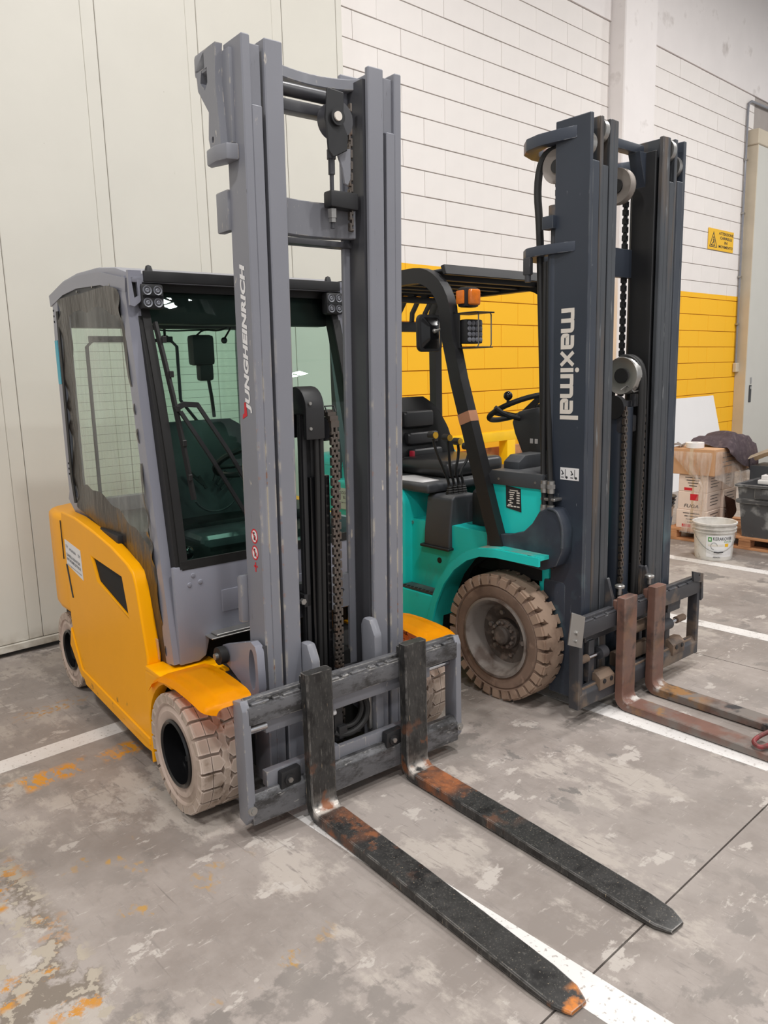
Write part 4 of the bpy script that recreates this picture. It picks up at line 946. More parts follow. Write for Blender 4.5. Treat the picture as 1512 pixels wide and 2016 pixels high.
def ubar(z0, z1, name, mat):
    o_ = [(-.357, .18), (-.375, .26), (-.385, .36), (-.365, .44), (-.31, .50), (-.22, .53), (.26, .53), (.35, .50), (.405, .44), (.425, .36), (.415, .26), (.397, .18)]
    i_ = [(.355, .18), (.365, .27), (.365, .36), (.34, .42), (.29, .46), (.24, .475), (-.20, .475), (-.25, .46), (-.30, .42), (-.325, .36), (-.325, .27), (-.315, .18)]
    return MB().prism(o_ + i_, 'z', z0, z1, bev=.006).build(name, mat, B, 45)
M_tie_b = pmat('chipped_slate_paint', srgb(60, 66, 78), .45, layers=[(srgb(140, 96, 80), [('n', 9, .54, .60, (1, 1, 1), 6), ('y', .28, .55, .04), ('z', 2.5, 2.7, .01)]), (srgb(170, 172, 176), [('edge', .005), ('n', 20, .5, .6)])])
ubar(2.525, 2.575, 'mast_tie_bow', M_tie_b); ubar(2.075, 2.118, 'mast_tie_bow', M_tie_b)
MB().box(-.14, .20, YB + .10, YB + .15, 2.545, 2.585, .004).prism([(.13, 2.548), (.20, 2.548), (.20, 2.42), (.185, 2.40)], 'y', YB + .08, YB + .14).build('inner_top_tie', M_mast_b, B)
MB().box(-.16, .22, YB + .14, YB + .17, 2.00, 2.13, .004).build('middle_tie', M_mast_b, B)
MB().box(-.16, .22, YB + .15, YB + .18, .44, .48, .004).build('lower_tie', M_carr_b, B)
# hose sheave of the mast head, rear left and centre
def sheaveB(x0, yy, z0, r, nm):
    o = MB().lathe([(.004, -.012), (r * .7, -.012), (r, -.022), (r * 1.02, -.014), (r * .9, 0), (r * 1.02, .014), (r, .022), (r * .7, .012), (.004, .012)], (x0, yy, z0), (1, 0, 0), 32).build(nm, M_rim_b, B)
    MB().cyl((x0 - .02, yy, z0), (x0 + .02, yy, z0), r * .4, n=18).build('sheave_hub', M_black, o); return o
sheaveB(-.318, .300, 2.44, .070, 'hose_sheave'); sheaveB(.075, YB + .15, 2.40, .078, 'hose_sheave')
leaf_chain(-.275, YB + .22, 2.22, 2.50, .03, 4, MB(), .008).build('mast_head_chain', M_chain, B, flat=True)
MB().tube([(-.318, .29, 2.515), (-.325, .38, 2.505), (-.335, .405, 2.38), (-.335, .385, 2.20), (-.335, .375, 1.90), (-.345, .35, 1.50), (-.355, .335, 1.22)], .017, 10, smooth=2).build('mast_hose', M_rubber, B)
for dx, dy in ((0, 0), (.0, .038)):
    h_ = MB().tube([(-.345, .325 + dy * .5, 2.05), (-.352, .315 + dy * .6, 1.5), (-.375, .285 + dy, 1.15), (-.402, .255 + dy, 1.02), (-.402, .255 + dy, .90), (-.395, .26 + dy, .80), (-.37, .27 + dy, .68)], .0125, 10, smooth=2).build('mast_hose', M_rubber, B)
    for z0 in (1.035, .925): MB().cyl((-.402, .255 + dy, z0), (-.402, .255 + dy, z0 + .055), .0165, n=12).cyl((-.402, .255 + dy, z0 + .02), (-.402, .255 + dy, z0 + .04), .020, n=6).build('hose_coupling', M_steel, h_)
MB().cyl((-.335, .305, .75), (-.335, .305, 2.10), .026, n=18).build('outer_lift_cylinder', M_mast_b, B)
MB().cyl((-.335, .305, 2.10), (-.335, .305, 2.24), .016, n=14).cyl((-.335, .305, 2.22), (-.335, .305, 2.28), .026, n=14).build('cylinder_head', M_carr_b, B)
MB().box(-.41, -.345, .23, .31, .998, 1.012, .003, 1).build('hose_bulkhead', M_steel, B)
MB().box(-.38, -.33, .28, .34, 2.18, 2.235, .005).build('cylinder_clamp', M_mast_b, B)
MB().box(-.385, -.36, .40, .44, 2.0, 2.075, .006).cyl((-.372, .42, 2.0), (-.372, .42, 1.97), .014, n=14).build('hose_guide', M_carr_b, B)
# centre cylinder, pulleys, chains and hoses
MB().cyl((.055, .205, .10), (.055, .205, 1.40), .058, n=28).build('lift_cylinder', M_mast_b, B)
MB().box(.0, .125, .16, .25, 1.28, 1.36, .01).box(.01, .115, .17, .24, 1.36, 1.43, .01).box(.09, .115, .15, .18, 1.40, 1.46, .003).build('cylinder_crosshead', M_carr_b, B)
MB().cyl((.03, .205, .46), (.085, .205, .46), .064, n=28).cyl((.055, .205, .44), (.055, .205, .48), .064, n=28).build('cylinder_band', M_carr_b, B)
o = MB().lathe([(.004, -.016), (.06, -.016), (.085, -.024), (.088, -.016), (.076, 0), (.088, .016), (.085, .024), (.06, .016), (.004, .016)], (.065, .20, 1.545), (1, 0, 0), 36).build('hose_pulley', M_steel, B)
MB().cyl((.04, .20, 1.545), (.09, .20, 1.545), .035, n=20).build('pulley_hub', M_black, o)
MB().tube([(.03, .19, 1.48), (.05, .17, 1.50), (.045, .13, 1.47), (.085, .13, 1.475)], .004, 6).build('pulley_guard', M_steel, o)
for xx in (.088, .112):
    MB().tube([(xx, .29, 1.40), (xx, .285, 1.56), (xx, .24, 1.63), (xx, .18, 1.635), (xx, .125, 1.59), (xx, .118, 1.45), (xx, .13, .9), (xx, .13, .30)], .0125, 10, smooth=2).build('lift_hose', M_rubber, B)
MB().cyl((-.012, .20, 1.40), (.02, .20, 1.40), .055, n=24).build('chain_pulley', M_black, B); MB().cyl((.135, .20, 1.36), (.16, .20, 1.36), .055, n=24).build('chain_pulley', M_black, B)
mb = MB(); leaf_chain(.005, .148, .30, 1.41, .026, 3, mb, .008); mb.build('lift_chain', M_chain, B, flat=True)
mb = MB(); leaf_chain(.158, .148, .30, 1.40, .026, 3, mb, .008); mb.build('lift_chain', M_chain, B, flat=True)
mb = MB(); leaf_chain(.155, YB + .16, 1.45, 2.38, .028, 3, mb, .009); mb.build('inner_mast_chain', M_black, B, flat=True)
# tilt cylinder bracket and mast foot
MB().prism([(.165, .88), (.18, .93), (.205, .968), (.25, .972), (.30, .95), (.34, .89), (.39, .845), (.47, .82), (.62, .80), (.62, .70), (.46, .685), (.28, .675), (.20, .71), (.17, .78)], 'x', -.43, -.352, bev=.010).build('mast_bracket', M_mast_b, B, 40)
MB().tube([(-.432, .168, .80), (-.432, .166, .88), (-.432, .18, .93), (-.432, .205, .966), (-.432, .25, .970)], .006, 8, smooth=1).build('bracket_weld', M_mast_b, B)
MB().box(-.36, -.30, .20, .33, .30, .62, .02).build('mast_foot', M_mast_b, B)
# maker name on the left rail: built from strokes, reads downwards
def strokes(polys, w, zs, y0, sc, x_):
    mb = MB()
    for pl_ in polys:
        P = [(x_, y0 - p[1] * sc, zs - p[0] * sc * 1.0) for p in pl_]
        mb.sweep(P, .0008, w * sc, (1, 0, 0))
    return mb
def arcp(cx, cy, r, a0, a1, n=6): return [(cx + r * math.cos(rad(a0 + (a1 - a0) * i / n)), cy + r * math.sin(rad(a0 + (a1 - a0) * i / n))) for i in range(n + 1)]
GL = {'m': ([[(.12, 0), (.12, 1)], [(.12, .88), (.40, .88)] + arcp(.55, .72, .16, 90, 0)[1:] + [(.71, 0)], [(.71, .88), (.99, .88)] + arcp(1.14, .72, .16, 90, 0)[1:] + [(1.30, 0)]], 1.50),
      'a': ([[(.08, .88), (.55, .88)] + arcp(.60, .72, .16, 90, 0)[1:] + [(.76, .12), (.24, .12)] + arcp(.24, .28, .16, 270, 180)[1:] + [(.08, .46), (.10, .50), (.50, .50), (.50, .36)]], .98),
      'x': ([[(.08, .02), (.86, .98)], [(.86, .02), (.08, .98)]], 1.02), 'i': ([[(.12, 0), (.12, 1)]], .36), 'l': ([[(.12, 0), (.12, 1.42)]], .3)}
tot = sum(GL[ch][1] for ch in 'maximal'); SCX = .482 / tot
zz = 1.842
for ch in 'maximal':
    polys, adv = GL[ch]
    mb = MB()
    for n_, pl_ in enumerate(polys): mb.sweep([(-.3556 - n_ * .0003, .247 - p[1] * .068, zz - p[0] * SCX) for p in pl_], .0008, .018 if ch != 'x' else .016, (1, 0, 0))
    if ch == 'i': mb.cyl((-.3560, .247 - 1.28 * .068, zz - .12 * SCX), (-.3552, .247 - 1.28 * .068, zz - .12 * SCX), .0105, n=16)
    mb.build('maker_letter', M_cream, B, flat=True); zz -= adv * SCX
mb = MB(); mb.box(-.3562, -.3552, .140, .240, 1.095, 1.150); lb = mb.build('safety_label', M_white, B, flat=True)
mb = MB()
for q in (.225, .175):
    mb.box(-.3566, -.3560, q - .014, q - .011, 1.105, 1.143); mb.cyl((-.3566, q - .020, 1.106), (-.3560, q - .020, 1.106), .006, n=10)
    mb.sweep([(-.3563, q + .008, 1.138), (-.3563, q - .002, 1.122), (-.3563, q + .008, 1.118)], .0005, .005); mb.box(-.3566, -.3560, q - .005, q + .010, 1.104, 1.108)
mb.build('label_pictogram', M_ink, lb, flat=True)
# body
def fendB(Mx):
    pr_ = [(.985, .16), (.965, .30), (.93, .42), (.87, .54), (.79, .635), (.70, .70), (.61, .735), (.50, .747), (.24, .747)]
    mb = MB(Mx)
    mb.sweep([(-.41, y, z) for y, z in pr_], .17, .018, bev=.004); f = mb.build('fender', M_teal_dusty, B, 45)
    MB(Mx).sweep([(-.499, y - (.006 if y > .6 else 0), z - .014) for y, z in pr_], .012, .04, bev=.004).build('fender_lip', M_teal, f)
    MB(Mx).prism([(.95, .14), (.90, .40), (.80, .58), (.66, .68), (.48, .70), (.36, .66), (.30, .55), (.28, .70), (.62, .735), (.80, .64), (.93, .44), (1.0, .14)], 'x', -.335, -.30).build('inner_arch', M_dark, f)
    MB(Mx).box(-.35, -.31, .30, .36, .40, .70, .01).build('fender_stay', M_teal, f)
    # side body behind the fender: step, sill and pillar
    MB(Mx).prism([(.975, .16), (1.95, .16), (1.95, .40), (1.22, .40), (1.20, .425), (.945, .425), (.965, .30)], 'x', -.485, -.20, bev=.008).build('side_sill', M_teal, B)
    st_ = MB(Mx).box(-.475, -.33, .95, 1.215, .425, .440, .005).build('step_mat', M_plastic_grey, B)
    for k in range(8): MB(Mx).box(-.474, -.462, .965 + k * .03, .982 + k * .03, .4395, .4445, .002, 1).build('step_stud', M_black, st_)
    MB(Mx).prism([(1.20, .42), (2.05, .42), (2.05, .85), (1.90, .965), (1.28, .985), (1.22, .965), (1.185, .90)], 'x', -.47, -.25, bev=.03, seg=3).build('hood_side', M_teal, B, 45)
    MB(Mx).prism([(1.24, .41), (.962, .41), (.925, .48), (.875, .56), (.79, .65), (.70, .71), (.62, .74), (.62, .80), (1.24, .80)], 'x', -.40, -.20).build('tub_side', M_teal, B)
    MB(Mx).box(-.30, -.25, .22, .98, .16, .72).box(-.40, -.25, .955, .99, .18, .42).build('arch_shade_box', M_dark, B)  # dark boxes put the shade of the empty wheel arch into colour
fendB(None); fendB(MIRB)
MB().cyl((-.402, .98, .60), (-.396, .98, .60), .016, n=18).build('body_plug', M_black, B); MB().cyl((-.405, 1.185, .78), (-.398, 1.185, .78), .010, n=6).cyl((-.475, 1.23, .80), (-.465, 1.23, .80), .012, n=6).build('body_bolt', M_steel, B)
MB().box(-.42, .46, 1.55, 2.10, .40, .95, .04, 3).box(-.40, .44, 1.62, 2.18, .45, 1.10, .08, 3).box(-.40, .44, 1.5, 2.0, 1.02, 1.06, .02).build('counterweight', M_teal, B, 45)
MB().box(-.44, .48, 1.02, 1.60, .955, 1.005, .018, 3).build('hood', M_plastic_grey, B, 45)
mb = MB(); mb.prism([(-.40, 1.10), (-.28, 1.10), (-.25, 1.22), (-.22, 1.36), (-.36, 1.42), (-.41, 1.30)], 'z', 1.0045, 1.006); mb.build('worn_hood_label', M_white, B, flat=True)
MB().box(-.30, .34, .40, 1.2, .30, .60, .02).box(-.30, .34, .30, .62, .30, .50, .02).build('chassis', M_dark, B)
# cowl
cp = [(.31, .745), (.60, .74), (.61, 1.05), (.31, 1.05)]
MB().prism(cp, 'x', -.395, -.36, holes=[[(.36, .815), (.44, .805), (.44, .76), (.36, .765)]]).build('cowl_side', M_teal, B)
MB().prism(cp, 'x', .40, .435).build('cowl_side', M_teal, B)
MB().box(-.37, .41, .31, .335, .74, 1.05, .004).build('cowl_front', M_teal, B)
MB().box(-.36, .40, .34, .60, .60, .72).build('cowl_floor', M_dark, B)
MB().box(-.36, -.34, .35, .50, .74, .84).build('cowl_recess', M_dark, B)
MB().prism([(.30, 1.045), (.64, 1.045), (.64, 1.075), (.61, 1.115), (.30, 1.115)], 'x', -.408, .448, bev=.008).build('cowl_trim', M_plastic_grey, B)
for y_ in (.34, .56): MB().cyl((-.41, y_, 1.075), (-.405, y_, 1.075), .006, n=8).build('trim_screw', M_steel, B)
MB().prism([(-.33, 1.11), (-.10, 1.11), (-.10, 1.165), (-.14, 1.18), (-.28, 1.18), (-.33, 1.15)], 'y', .50, .60, bev=.01).build('instrument_pod', M_plastic_grey, B)
MB().lathe([(0, 0), (.012, 0), (.012, .018), (.024, .02), (.027, .032), (.02, .044), (0, .046)], (-.335, .335, 1.115), (0, 0, 1), 20, False).build('stop_button', M_redknob, B)
mb = MB(); mb.prism([(.525, 1.045), (.435, 1.035), (.43, .925), (.522, .938)], 'x', -.3975, -.395); pl_ = mb.build('data_plate', M_ink, B, flat=True)
mb = MB()
for k, (a, b) in enumerate(((.50, .45), (.505, .47), (.50, .475), (.50, .48), (.50, .475), (.51, .49), (.50, .48), (.51, .49))): mb.box(-.3985, -.3974, b, a, 1.022 - k * .010, 1.027 - k * .010)
for k in range(5): mb.box(-.3985, -.3974, .44, .458, 1.012 - k * .012, 1.018 - k * .012)
for k in range(4): mb.box(-.3985, -.3974, .44 + k * .02, .455 + k * .02, .945, .951)
mb.build('plate_print', M_cream, pl_, flat=True)
mb = MB(); mb.box(-.3965, -.395, .275, .325, .83, .875); k = mb.build('prohibition_sticker', M_white, B, flat=True)
mb = MB(); mb.lathe([(.014, 0), (.018, 0), (.018, .0006), (.014, .0006)], (-.3972, .297, .855), (1, 0, 0), 20); mb.box(-.3974, -.3968, .285, .309, .853, .857); mb.build('sticker_ring', M_red, k, flat=True)
# lever box
MB().prism([(-.425, .675), (-.165, .69), (-.170, .76), (-.205, .935), (-.225, .95), (-.375, .95), (-.395, .935), (-.42, .76)], 'y', .885, 1.075, bev=.014, seg=3).build('lever_console', M_plastic_grey, B, 45)
MB().prism([(-.44, .668), (-.15, .683), (-.15, .697), (-.44, .682)], 'y', .875, 1.09, bev=.003, seg=1).build('console_rim', M_black, B)
MB().box(-.30, -.10, .68, .86, .74, .99, .05, 3).build('floor_box', M_black, B)
for i, (xb, xt, zt_) in enumerate(((-.345, -.470, 1.27), (-.312, -.372, 1.25), (-.281, -.300, 1.225), (-.252, -.232, 1.195))):
    yb = .955 - .004 * i
    lv = MB().tube([(xb, yb, .95), (xb + .0, yb + .005, 1.02), (xb - .03, yb, 1.06), (xt + .015, yb - .005, zt_ - .06), (xt, yb - .01, zt_)], .0075, 8, smooth=1).build('control_lever', M_black, B)
    MB().lathe([(.020, 0), (.021, .008), (.018, .012), (.019, .02), (.016, .024), (.0165, .032), (.013, .036), (.0135, .044), (.010, .048), (.009, .056), (0, .056), (0, 0)], (xb, yb, .944), (0, 0, 1), 16).build('lever_boot', M_rubber, lv)
    MB().cyl((xt, yb + .014, zt_), (xt, yb - .028, zt_), .0185, n=18).build('lever_knob', M_black, lv); MB().cyl((xt, yb - .028, zt_), (xt, yb - .033, zt_), .0165, n=18).build('knob_cap', M_knob, lv)
# seat
sb = seat(B, .005, 1.50, .995, .46, .44, M_seat, .16, .12)
for k, (z0, hh, ww) in enumerate(((1.255, .10, .24), (1.155, .075, .25), (1.06, .075, .25))):
    MB().box(.005 - ww / 2, .005 + ww / 2, 1.452 + (z0 - .995) * .36, 1.52 + (z0 - .995) * .36, z0, z0 + hh, .022, 3).build('seat_pad', M_seat, sb)
MB().box(-.225, .235, 1.08, 1.50, 1.005, 1.10, .045, 3).build('seat_cushion', M_seat, B, 45)
MB().box(-.15, -.13, 1.45, 1.48, 1.08, 1.13, .005).build('seat_belt_buckle', M_redknob, B)
# steering
MB().prism([(.46, 1.10), (.66, 1.10), (.74, 1.26), (.76, 1.32), (.72, 1.375), (.58, 1.40), (.50, 1.32)], 'x', -.09, .135, bev=.025, seg=3).build('steering_column', M_plastic_grey, B, 45)
tl = rad(24); cx_, cy_, cz_, R_ = .045, .81, 1.385, .170
def swp(t, r=1.0): return (cx_ + r * R_ * math.cos(t), cy_ + r * R_ * math.sin(t) * math.cos(tl), cz_ - r * R_ * math.sin(t) * math.sin(tl) + (1 - r) * -.05)
sw = MB().tube([swp(2 * math.pi * i / 40) for i in range(40)], .0145, 10, closed=True).build('steering_wheel', M_rubber, B)
mb = MB()
for t in (.2, 2.9, 4.71): mb.sweep([swp(t, .98), swp(t, .55), swp(t, .15)], .03, .014, (0, 0, 1), bev=.003)
mb.cyl((cx_, cy_, cz_ - .055), (cx_, cy_ - .05, cz_ - .12), .035, n=16); mb.build('wheel_spokes', M_black, sw)
q = swp(3.5); MB().cyl(q, (q[0], q[1], q[2] + .035), .008, n=8).ball((q[0], q[1], q[2] + .045), .024).build('spinner_knob', M_gloss, sw)
MB().tube([(-.09, .70, 1.34), (-.15, .72, 1.355), (-.19, .735, 1.375), (-.22, .75, 1.40)], .013, 8).build('direction_lever', M_black, B)
MB().tube([(.13, .68, 1.34), (.20, .70, 1.37), (.25, .70, 1.41)], .010, 8).build('indicator_stalk', M_black, B)
for x_, z_ in ((-.02, 1.255), (.01, 1.258)):
    MB().box(-.092, -.0895, .60 + x_, .62 + x_, 1.215, 1.24, .002, 1).build('column_label', M_white, B)
# overhead guard
arc_ = [(.53, .70), (.60, .90), (.81, 1.54), (.868, 1.76)] + [(1.10 - .225 * math.cos(t), 1.83 + .235 * math.sin(t)) for t in [rad(15 + 75 * i / 7) for i in range(8)]] + [(1.5, 2.065), (1.85, 2.06)]
def post(Mx):
    MB(Mx).sweep([(-.415, y, z) for y, z in arc_], .055, .075, bev=.010).build('guard_post', M_black, B, 40)
    MB(Mx).sweep([(-.385, 1.84, .95), (-.385, 1.84, 1.95), (-.385, 1.80, 2.03)], .055, .06, bev=.008).build('rear_guard_post', M_black, B, 40)
post(None); post(MIRB)
MB().sweep([(-.415, .743, 1.335), (-.415, .76, 1.385)], .058, .078).build('tape_band', M_tape, B)
MB().box(-.385, .425, .93, 1.86, 2.075, 2.088, .003, 1).build('guard_roof_sheet', M_plastic_grey, B)
MB().prism([(.90, 2.055), (.93, 2.055), (.95, 2.10), (.92, 2.105)], 'x', -.40, .44, bev=.004, seg=1).build('roof_front_edge', M_black, B)
for k in range(6): MB().box(-.385, .425, 1.0 + k * .14, 1.03 + k * .14, 2.04, 2.076, .003, 1).build('roof_bar', M_black, B)
for k in range(7):
    x_ = -.31 + k * .11
    MB().sweep([(x_, 1.70, 2.05), (x_, 1.80, 2.02), (x_, 1.855, 1.95), (x_, 1.865, 1.87)], .022, .022).build('rear_roof_bar', M_black, B)
MB().box(-.40, .44, 1.83, 1.88, 1.835, 1.895, .006).box(-.40, .44, 1.70, 1.74, 2.00, 2.035, .004).build('rear_cross_bar', M_black, B)
# lamp, indicator and mirror on the left post
k = MB().box(-.405, -.292, .765, .82, 1.716, 1.832, .010).build('led_work_lamp', M_black, B)
for i in range(4):
    for j in range(4): MB().lathe([(0, -.003), (.006, -.002), (.0115, 0), (.012, .004), (0, .004)], (-.388 + .0262 * i, .762, 1.735 + .0260 * j), (0, 1, 0), 12, False).build('led_lens', M_lens, k)
MB().prism([(.84, 1.86), (.86, 1.82), (.84, 1.70), (.84, 1.87), (.70, 1.853), (.70, 1.847)][:4] , 'x', -.42, -.41).box(-.42, -.29, .69, .86, 1.858, 1.864, .001, 1).box(-.42, -.29, .70, .86, 1.694, 1.700, .001, 1).box(-.42, -.414, .80, .87, 1.694, 1.864, .001, 1).build('lamp_cage_plate', M_black, k)
mb = MB()
for x_ in (-.385, -.295): mb.tube([(x_, .75, 1.862), (x_, .715, 1.862), (x_, .708, 1.85), (x_, .708, 1.71), (x_, .715, 1.698), (x_, .75, 1.698)], .0035, 6)
mb.build('lamp_cage_wire', M_steel, k)
k = MB().box(-.40, -.305, .775, .835, 1.890, 1.985, .014).build('indicator_housing', M_black, B)
MB().box(-.385, -.312, .755, .785, 1.898, 1.975, .016, 3).build('amber_lens', M_orange, k); MB().box(-.41, -.395, .785, .835, 1.905, 1.97, .008).build('amber_side_lens', M_orange, k)
def rrect(x0, x1, z0, z1, r, n=5):
    out = []
    for cx, cz, a0 in ((x1 - r, z1 - r, 0), (x0 + r, z1 - r, 90), (x0 + r, z0 + r, 180), (x1 - r, z0 + r, 270)):
        out += [(cx + r * math.cos(rad(a0 + 90 * i / n)), cz + r * math.sin(rad(a0 + 90 * i / n))) for i in range(n + 1)]
    return out
k = MB().prism(rrect(-.515, -.355, 1.685, 1.868, .03), 'y', .985, 1.01, bev=.006).build('rear_view_mirror', M_black, B)
MB().rings([[(x, .985, z) for x, z in rrect(-.500, -.370, 1.70, 1.853, .025)], [(x, .965, z) for x, z in rrect(-.475, -.395, 1.73, 1.823, .02)], [(x, .958, z) for x, z in rrect(-.465, -.405, 1.74, 1.813, .015)]]).build('mirror_back', M_gloss, k)
MB().cyl((-.438, .955, 1.785), (-.405, .90, 1.80), .007, n=8).ball((-.438, .955, 1.785), .012).build('mirror_arm', M_steel, k)
# hire sticker on the hood side
mb = MB(); mb.box(-.4735, -.4722, 1.52, 1.80, .80, .925); st = mb.build('hire_sticker', M_white, B, flat=True)
for s_, y_, z_, w_, h__ in (('NOLEGGIO CARRELLI', 1.785, .890, .24, .016), ('ELEVATORI', 1.71, .862, .13, .016), ('www.noleggiocarrelli.com 0123 456789', 1.78, .835, .22, .008)): text_mesh('sticker_lettering', s_, (-.4738, y_, z_), (0, -1, 0), (0, 0, 1), w_, h__, M_ink, st)
# red clevis standing between the forks at the right
rk = thing('red_shackle', 'red painted steel loop lying against the rusty forks at the right edge', 'shackle', (3.295, 1.765, 0), rad(-2.5))
MB().tube([(.06, -.62, .075), (-.02, -.615, .07), (-.095, -.60, .068), (-.155, -.595, .062), (-.175, -.615, .056), (-.172, -.64, .0535), (-.12, -.65, .054), (-.04, -.67, .055), (.06, -.69, .06)], .0095, 10, smooth=2).build('loop', M_redmetal, rk)
MB().box(.01, .07, -.72, -.60, 0, .066, .01).build('lug', M_redmetal, rk)

# ================================================================ CORNER CLUTTER
# pallet
pal = thing('wooden_pallet', 'orange brown wooden pallet under the cartons and the black tub', 'pallet', (6.70, 2.0, 0))
for i in range(6): 
    MB().box(.0 + i * .15, .11 + i * .15, 0, 1.42, .088, .110, .003, 1).build('deck_board', M_wood, pal)
for y_ in (.0, .66, 1.32):
    MB().box(0, .86, y_, y_ + .10, .066, .088, .003, 1).build('stringer_board', M_wood, pal)
    for x_ in (0, .38, .76): MB().box(x_, x_ + .10, y_, y_ + .10, .020, .066, .003, 1).build('pallet_block', M_wood, pal)
for x_ in (0, .38, .76): MB().box(x_, x_ + .10, 0, 1.42, 0, .02, .002, 1).build('bottom_board', M_wood, pal)
def carton(x, y, z, sx, sy, sz, label, rz=0.0, printed=1, brown=False, flap=False):
    t = thing('carton', label, 'carton', (x, y, z), rz, 'printed cartons on the pallet')
    m = M_card_brown if brown else M_card_white
    MB().box(0, sx, 0, sy, 0, sz, .004, 1).build('box_body', m, t)
    MB().box(-.001, .0005, sy * .46, sy * .54, 0, sz + .0005).box(0, sx, sy * .46, sy * .54, sz, sz + .0012).build('packing_tape', M_card, t)
    if printed == 1:
        MB().box(-.0016, -.0006, sy * .30, sy * .58, sz * .55, sz * .90, 0).build('red_print', M_red, t, flat=True)
        text_mesh('carton_lettering', 'FUGA', (-.0018, sy * .78, sz * .14), (0, -1, 0), (0, 0, 1), sy * .5, sz * .18, M_ink, t, shear=.2)
    elif printed == 2:
        for k in range(4): MB().box(-.0016, -.0006, sy * (.25 + .04 * k), sy * (.78 - .05 * k), sz * (.82 - .16 * k), sz * (.86 - .16 * k)).build('print_line', M_ink, t, flat=True)
        MB().box(-.0016, -.0006, sy * .52, sy * .80, sz * .08, sz * .24).build('red_print', M_red, t, flat=True)
    for k in range(4): MB().box(sx * .22, sx * (.82 - .1 * (k % 2)), -.0016, -.0006, sz * (.80 - .17 * k), sz * (.83 - .17 * k)).build('side_print', M_plastic_grey, t, flat=True)
    return t
carton(6.74, 3.06, .110, .27, .285, .17, 'lowest carton of the left stack, dark lines and orange patch, on the pallet', .03, 2)
carton(6.745, 3.07, .281, .27, .27, .165, 'middle carton of the left stack with red block lettering', 0, 1)
carton(6.745, 3.07, .447, .27, .27, .155, 'top carton of the left stack with black text lines, under the brown box', 0, 2)
carton(7.03, 3.05, .110, .25, .27, .17, 'crushed lowest carton behind the white bucket', .06, 0)
carton(7.03, 3.05, .281, .25, .27, .165, 'torn middle carton of the right stack with its corner ripped open', -.04, 0)
carton(7.03, 3.06, .447, .24, .27, .155, 'top carton of the right stack with red vertical lettering', 0, 1)
bb = carton(6.72, 3.01, .605, .74, .42, .235, 'large brown cardboard box lying across the top of the carton stacks', 0, 0, True)
M_torn = pmat('torn_film', srgb(104, 74, 62), .6, bump=(40, .5, .01)); 
tag(MB().grid(lambda u, v: (7.0 + .22 * u, 3.035 - .02 * math.sin(6 * u + 4 * v) - .02 * v, .16 + .25 * v * (1 - .4 * u)), 10, 10, .003).build('torn_wrapping', M_torn), 'brown torn wrapping hanging from the ripped carton', 'wrapping')
# film hanging over the box
def film(u, v):
    a = (u - .5) * 2
    w_ = .20 - .175 * min(1, v / .42) ** 1.1 if v < .42 else .025 + .12 * ((v - .42) / .58) ** 1.3
    yc = 3.215 - .13 * min(1, v / .42) + .05 * max(0, v - .42)
    ripple = .012 * math.sin(7 * a + 3 * v) * (1 - .5 * abs(v - .42))
    return (6.700 - .012 - .035 * v * v + ripple * .6 - .05 * max(0, v - .42), yc + a * w_, .815 - .72 * v)
tag(MB().grid(film, 40, 40).build('hanging_stretch_film', M_film, None, 80), 'clear stretch film knotted and hanging down in front of the cartons', 'film')
def film2(u, v):
    x = 6.72 + u * .62; z = .82 - .10 * u * u - v * (.24 + .16 * u)
    return (x, 3.0 - .02 * math.sin(12 * u) * v - .06 * u * v, z)
tag(MB().grid(film2, 26, 16).build('draped_stretch_film', M_film, None, 80), 'clear film sheet draped over the right side of the brown box', 'film')
tag(MB().lathe([(.030, 0), (.078, 0), (.078, .046), (.030, .046)], (6.81, 3.235, .8425), (0, 0, 1), 36).build('masking_tape_roll', M_white), 'white roll of masking tape on the brown box', 'tape roll')
def rag(u, v):
    return (6.74 + .14 * u, 3.425 - .09 * v, .846 + .022 * abs(math.sin(3 * v + 2 * u)) + .012 * math.sin(9 * u))
tag(MB().grid(rag, 12, 16, .006).build('grey_rag', pmat('grey_rag', srgb(176, 166, 160), .9), None, 60), 'pale grey rag on the brown box beside the tape roll', 'rag')
def blanket(u, v):
    x = 6.905 + .60 * u; h = .10 * math.sin(math.pi * min(1, u * 1.1)) ** .7 * (.55 + .45 * math.sin(2.6 * v + .4))
    if v < .55: y = 3.34 - .335 * v / .55; z = .856 + h + .014 * math.sin(11 * u + 9 * v)
    else:
        k = (v - .55) / .45; y = 3.0 - .035 * math.sin(k * 2.2) - .03 * h / .1 * k - .012 * math.sin(14 * u); z = .856 + h * (1 - k) - k * (.06 + .24 * u ** .8) + .012 * math.sin(11 * u + 5) * (1 - k)
    return (x, y - .008, z + .006 * math.sin(23 * u + 13 * v))
tag(MB().grid(blanket, 44, 30, .010).build('folded_blanket', M_blanket, None, 70), 'crumpled mauve grey moving blanket draped off the brown box', 'blanket')
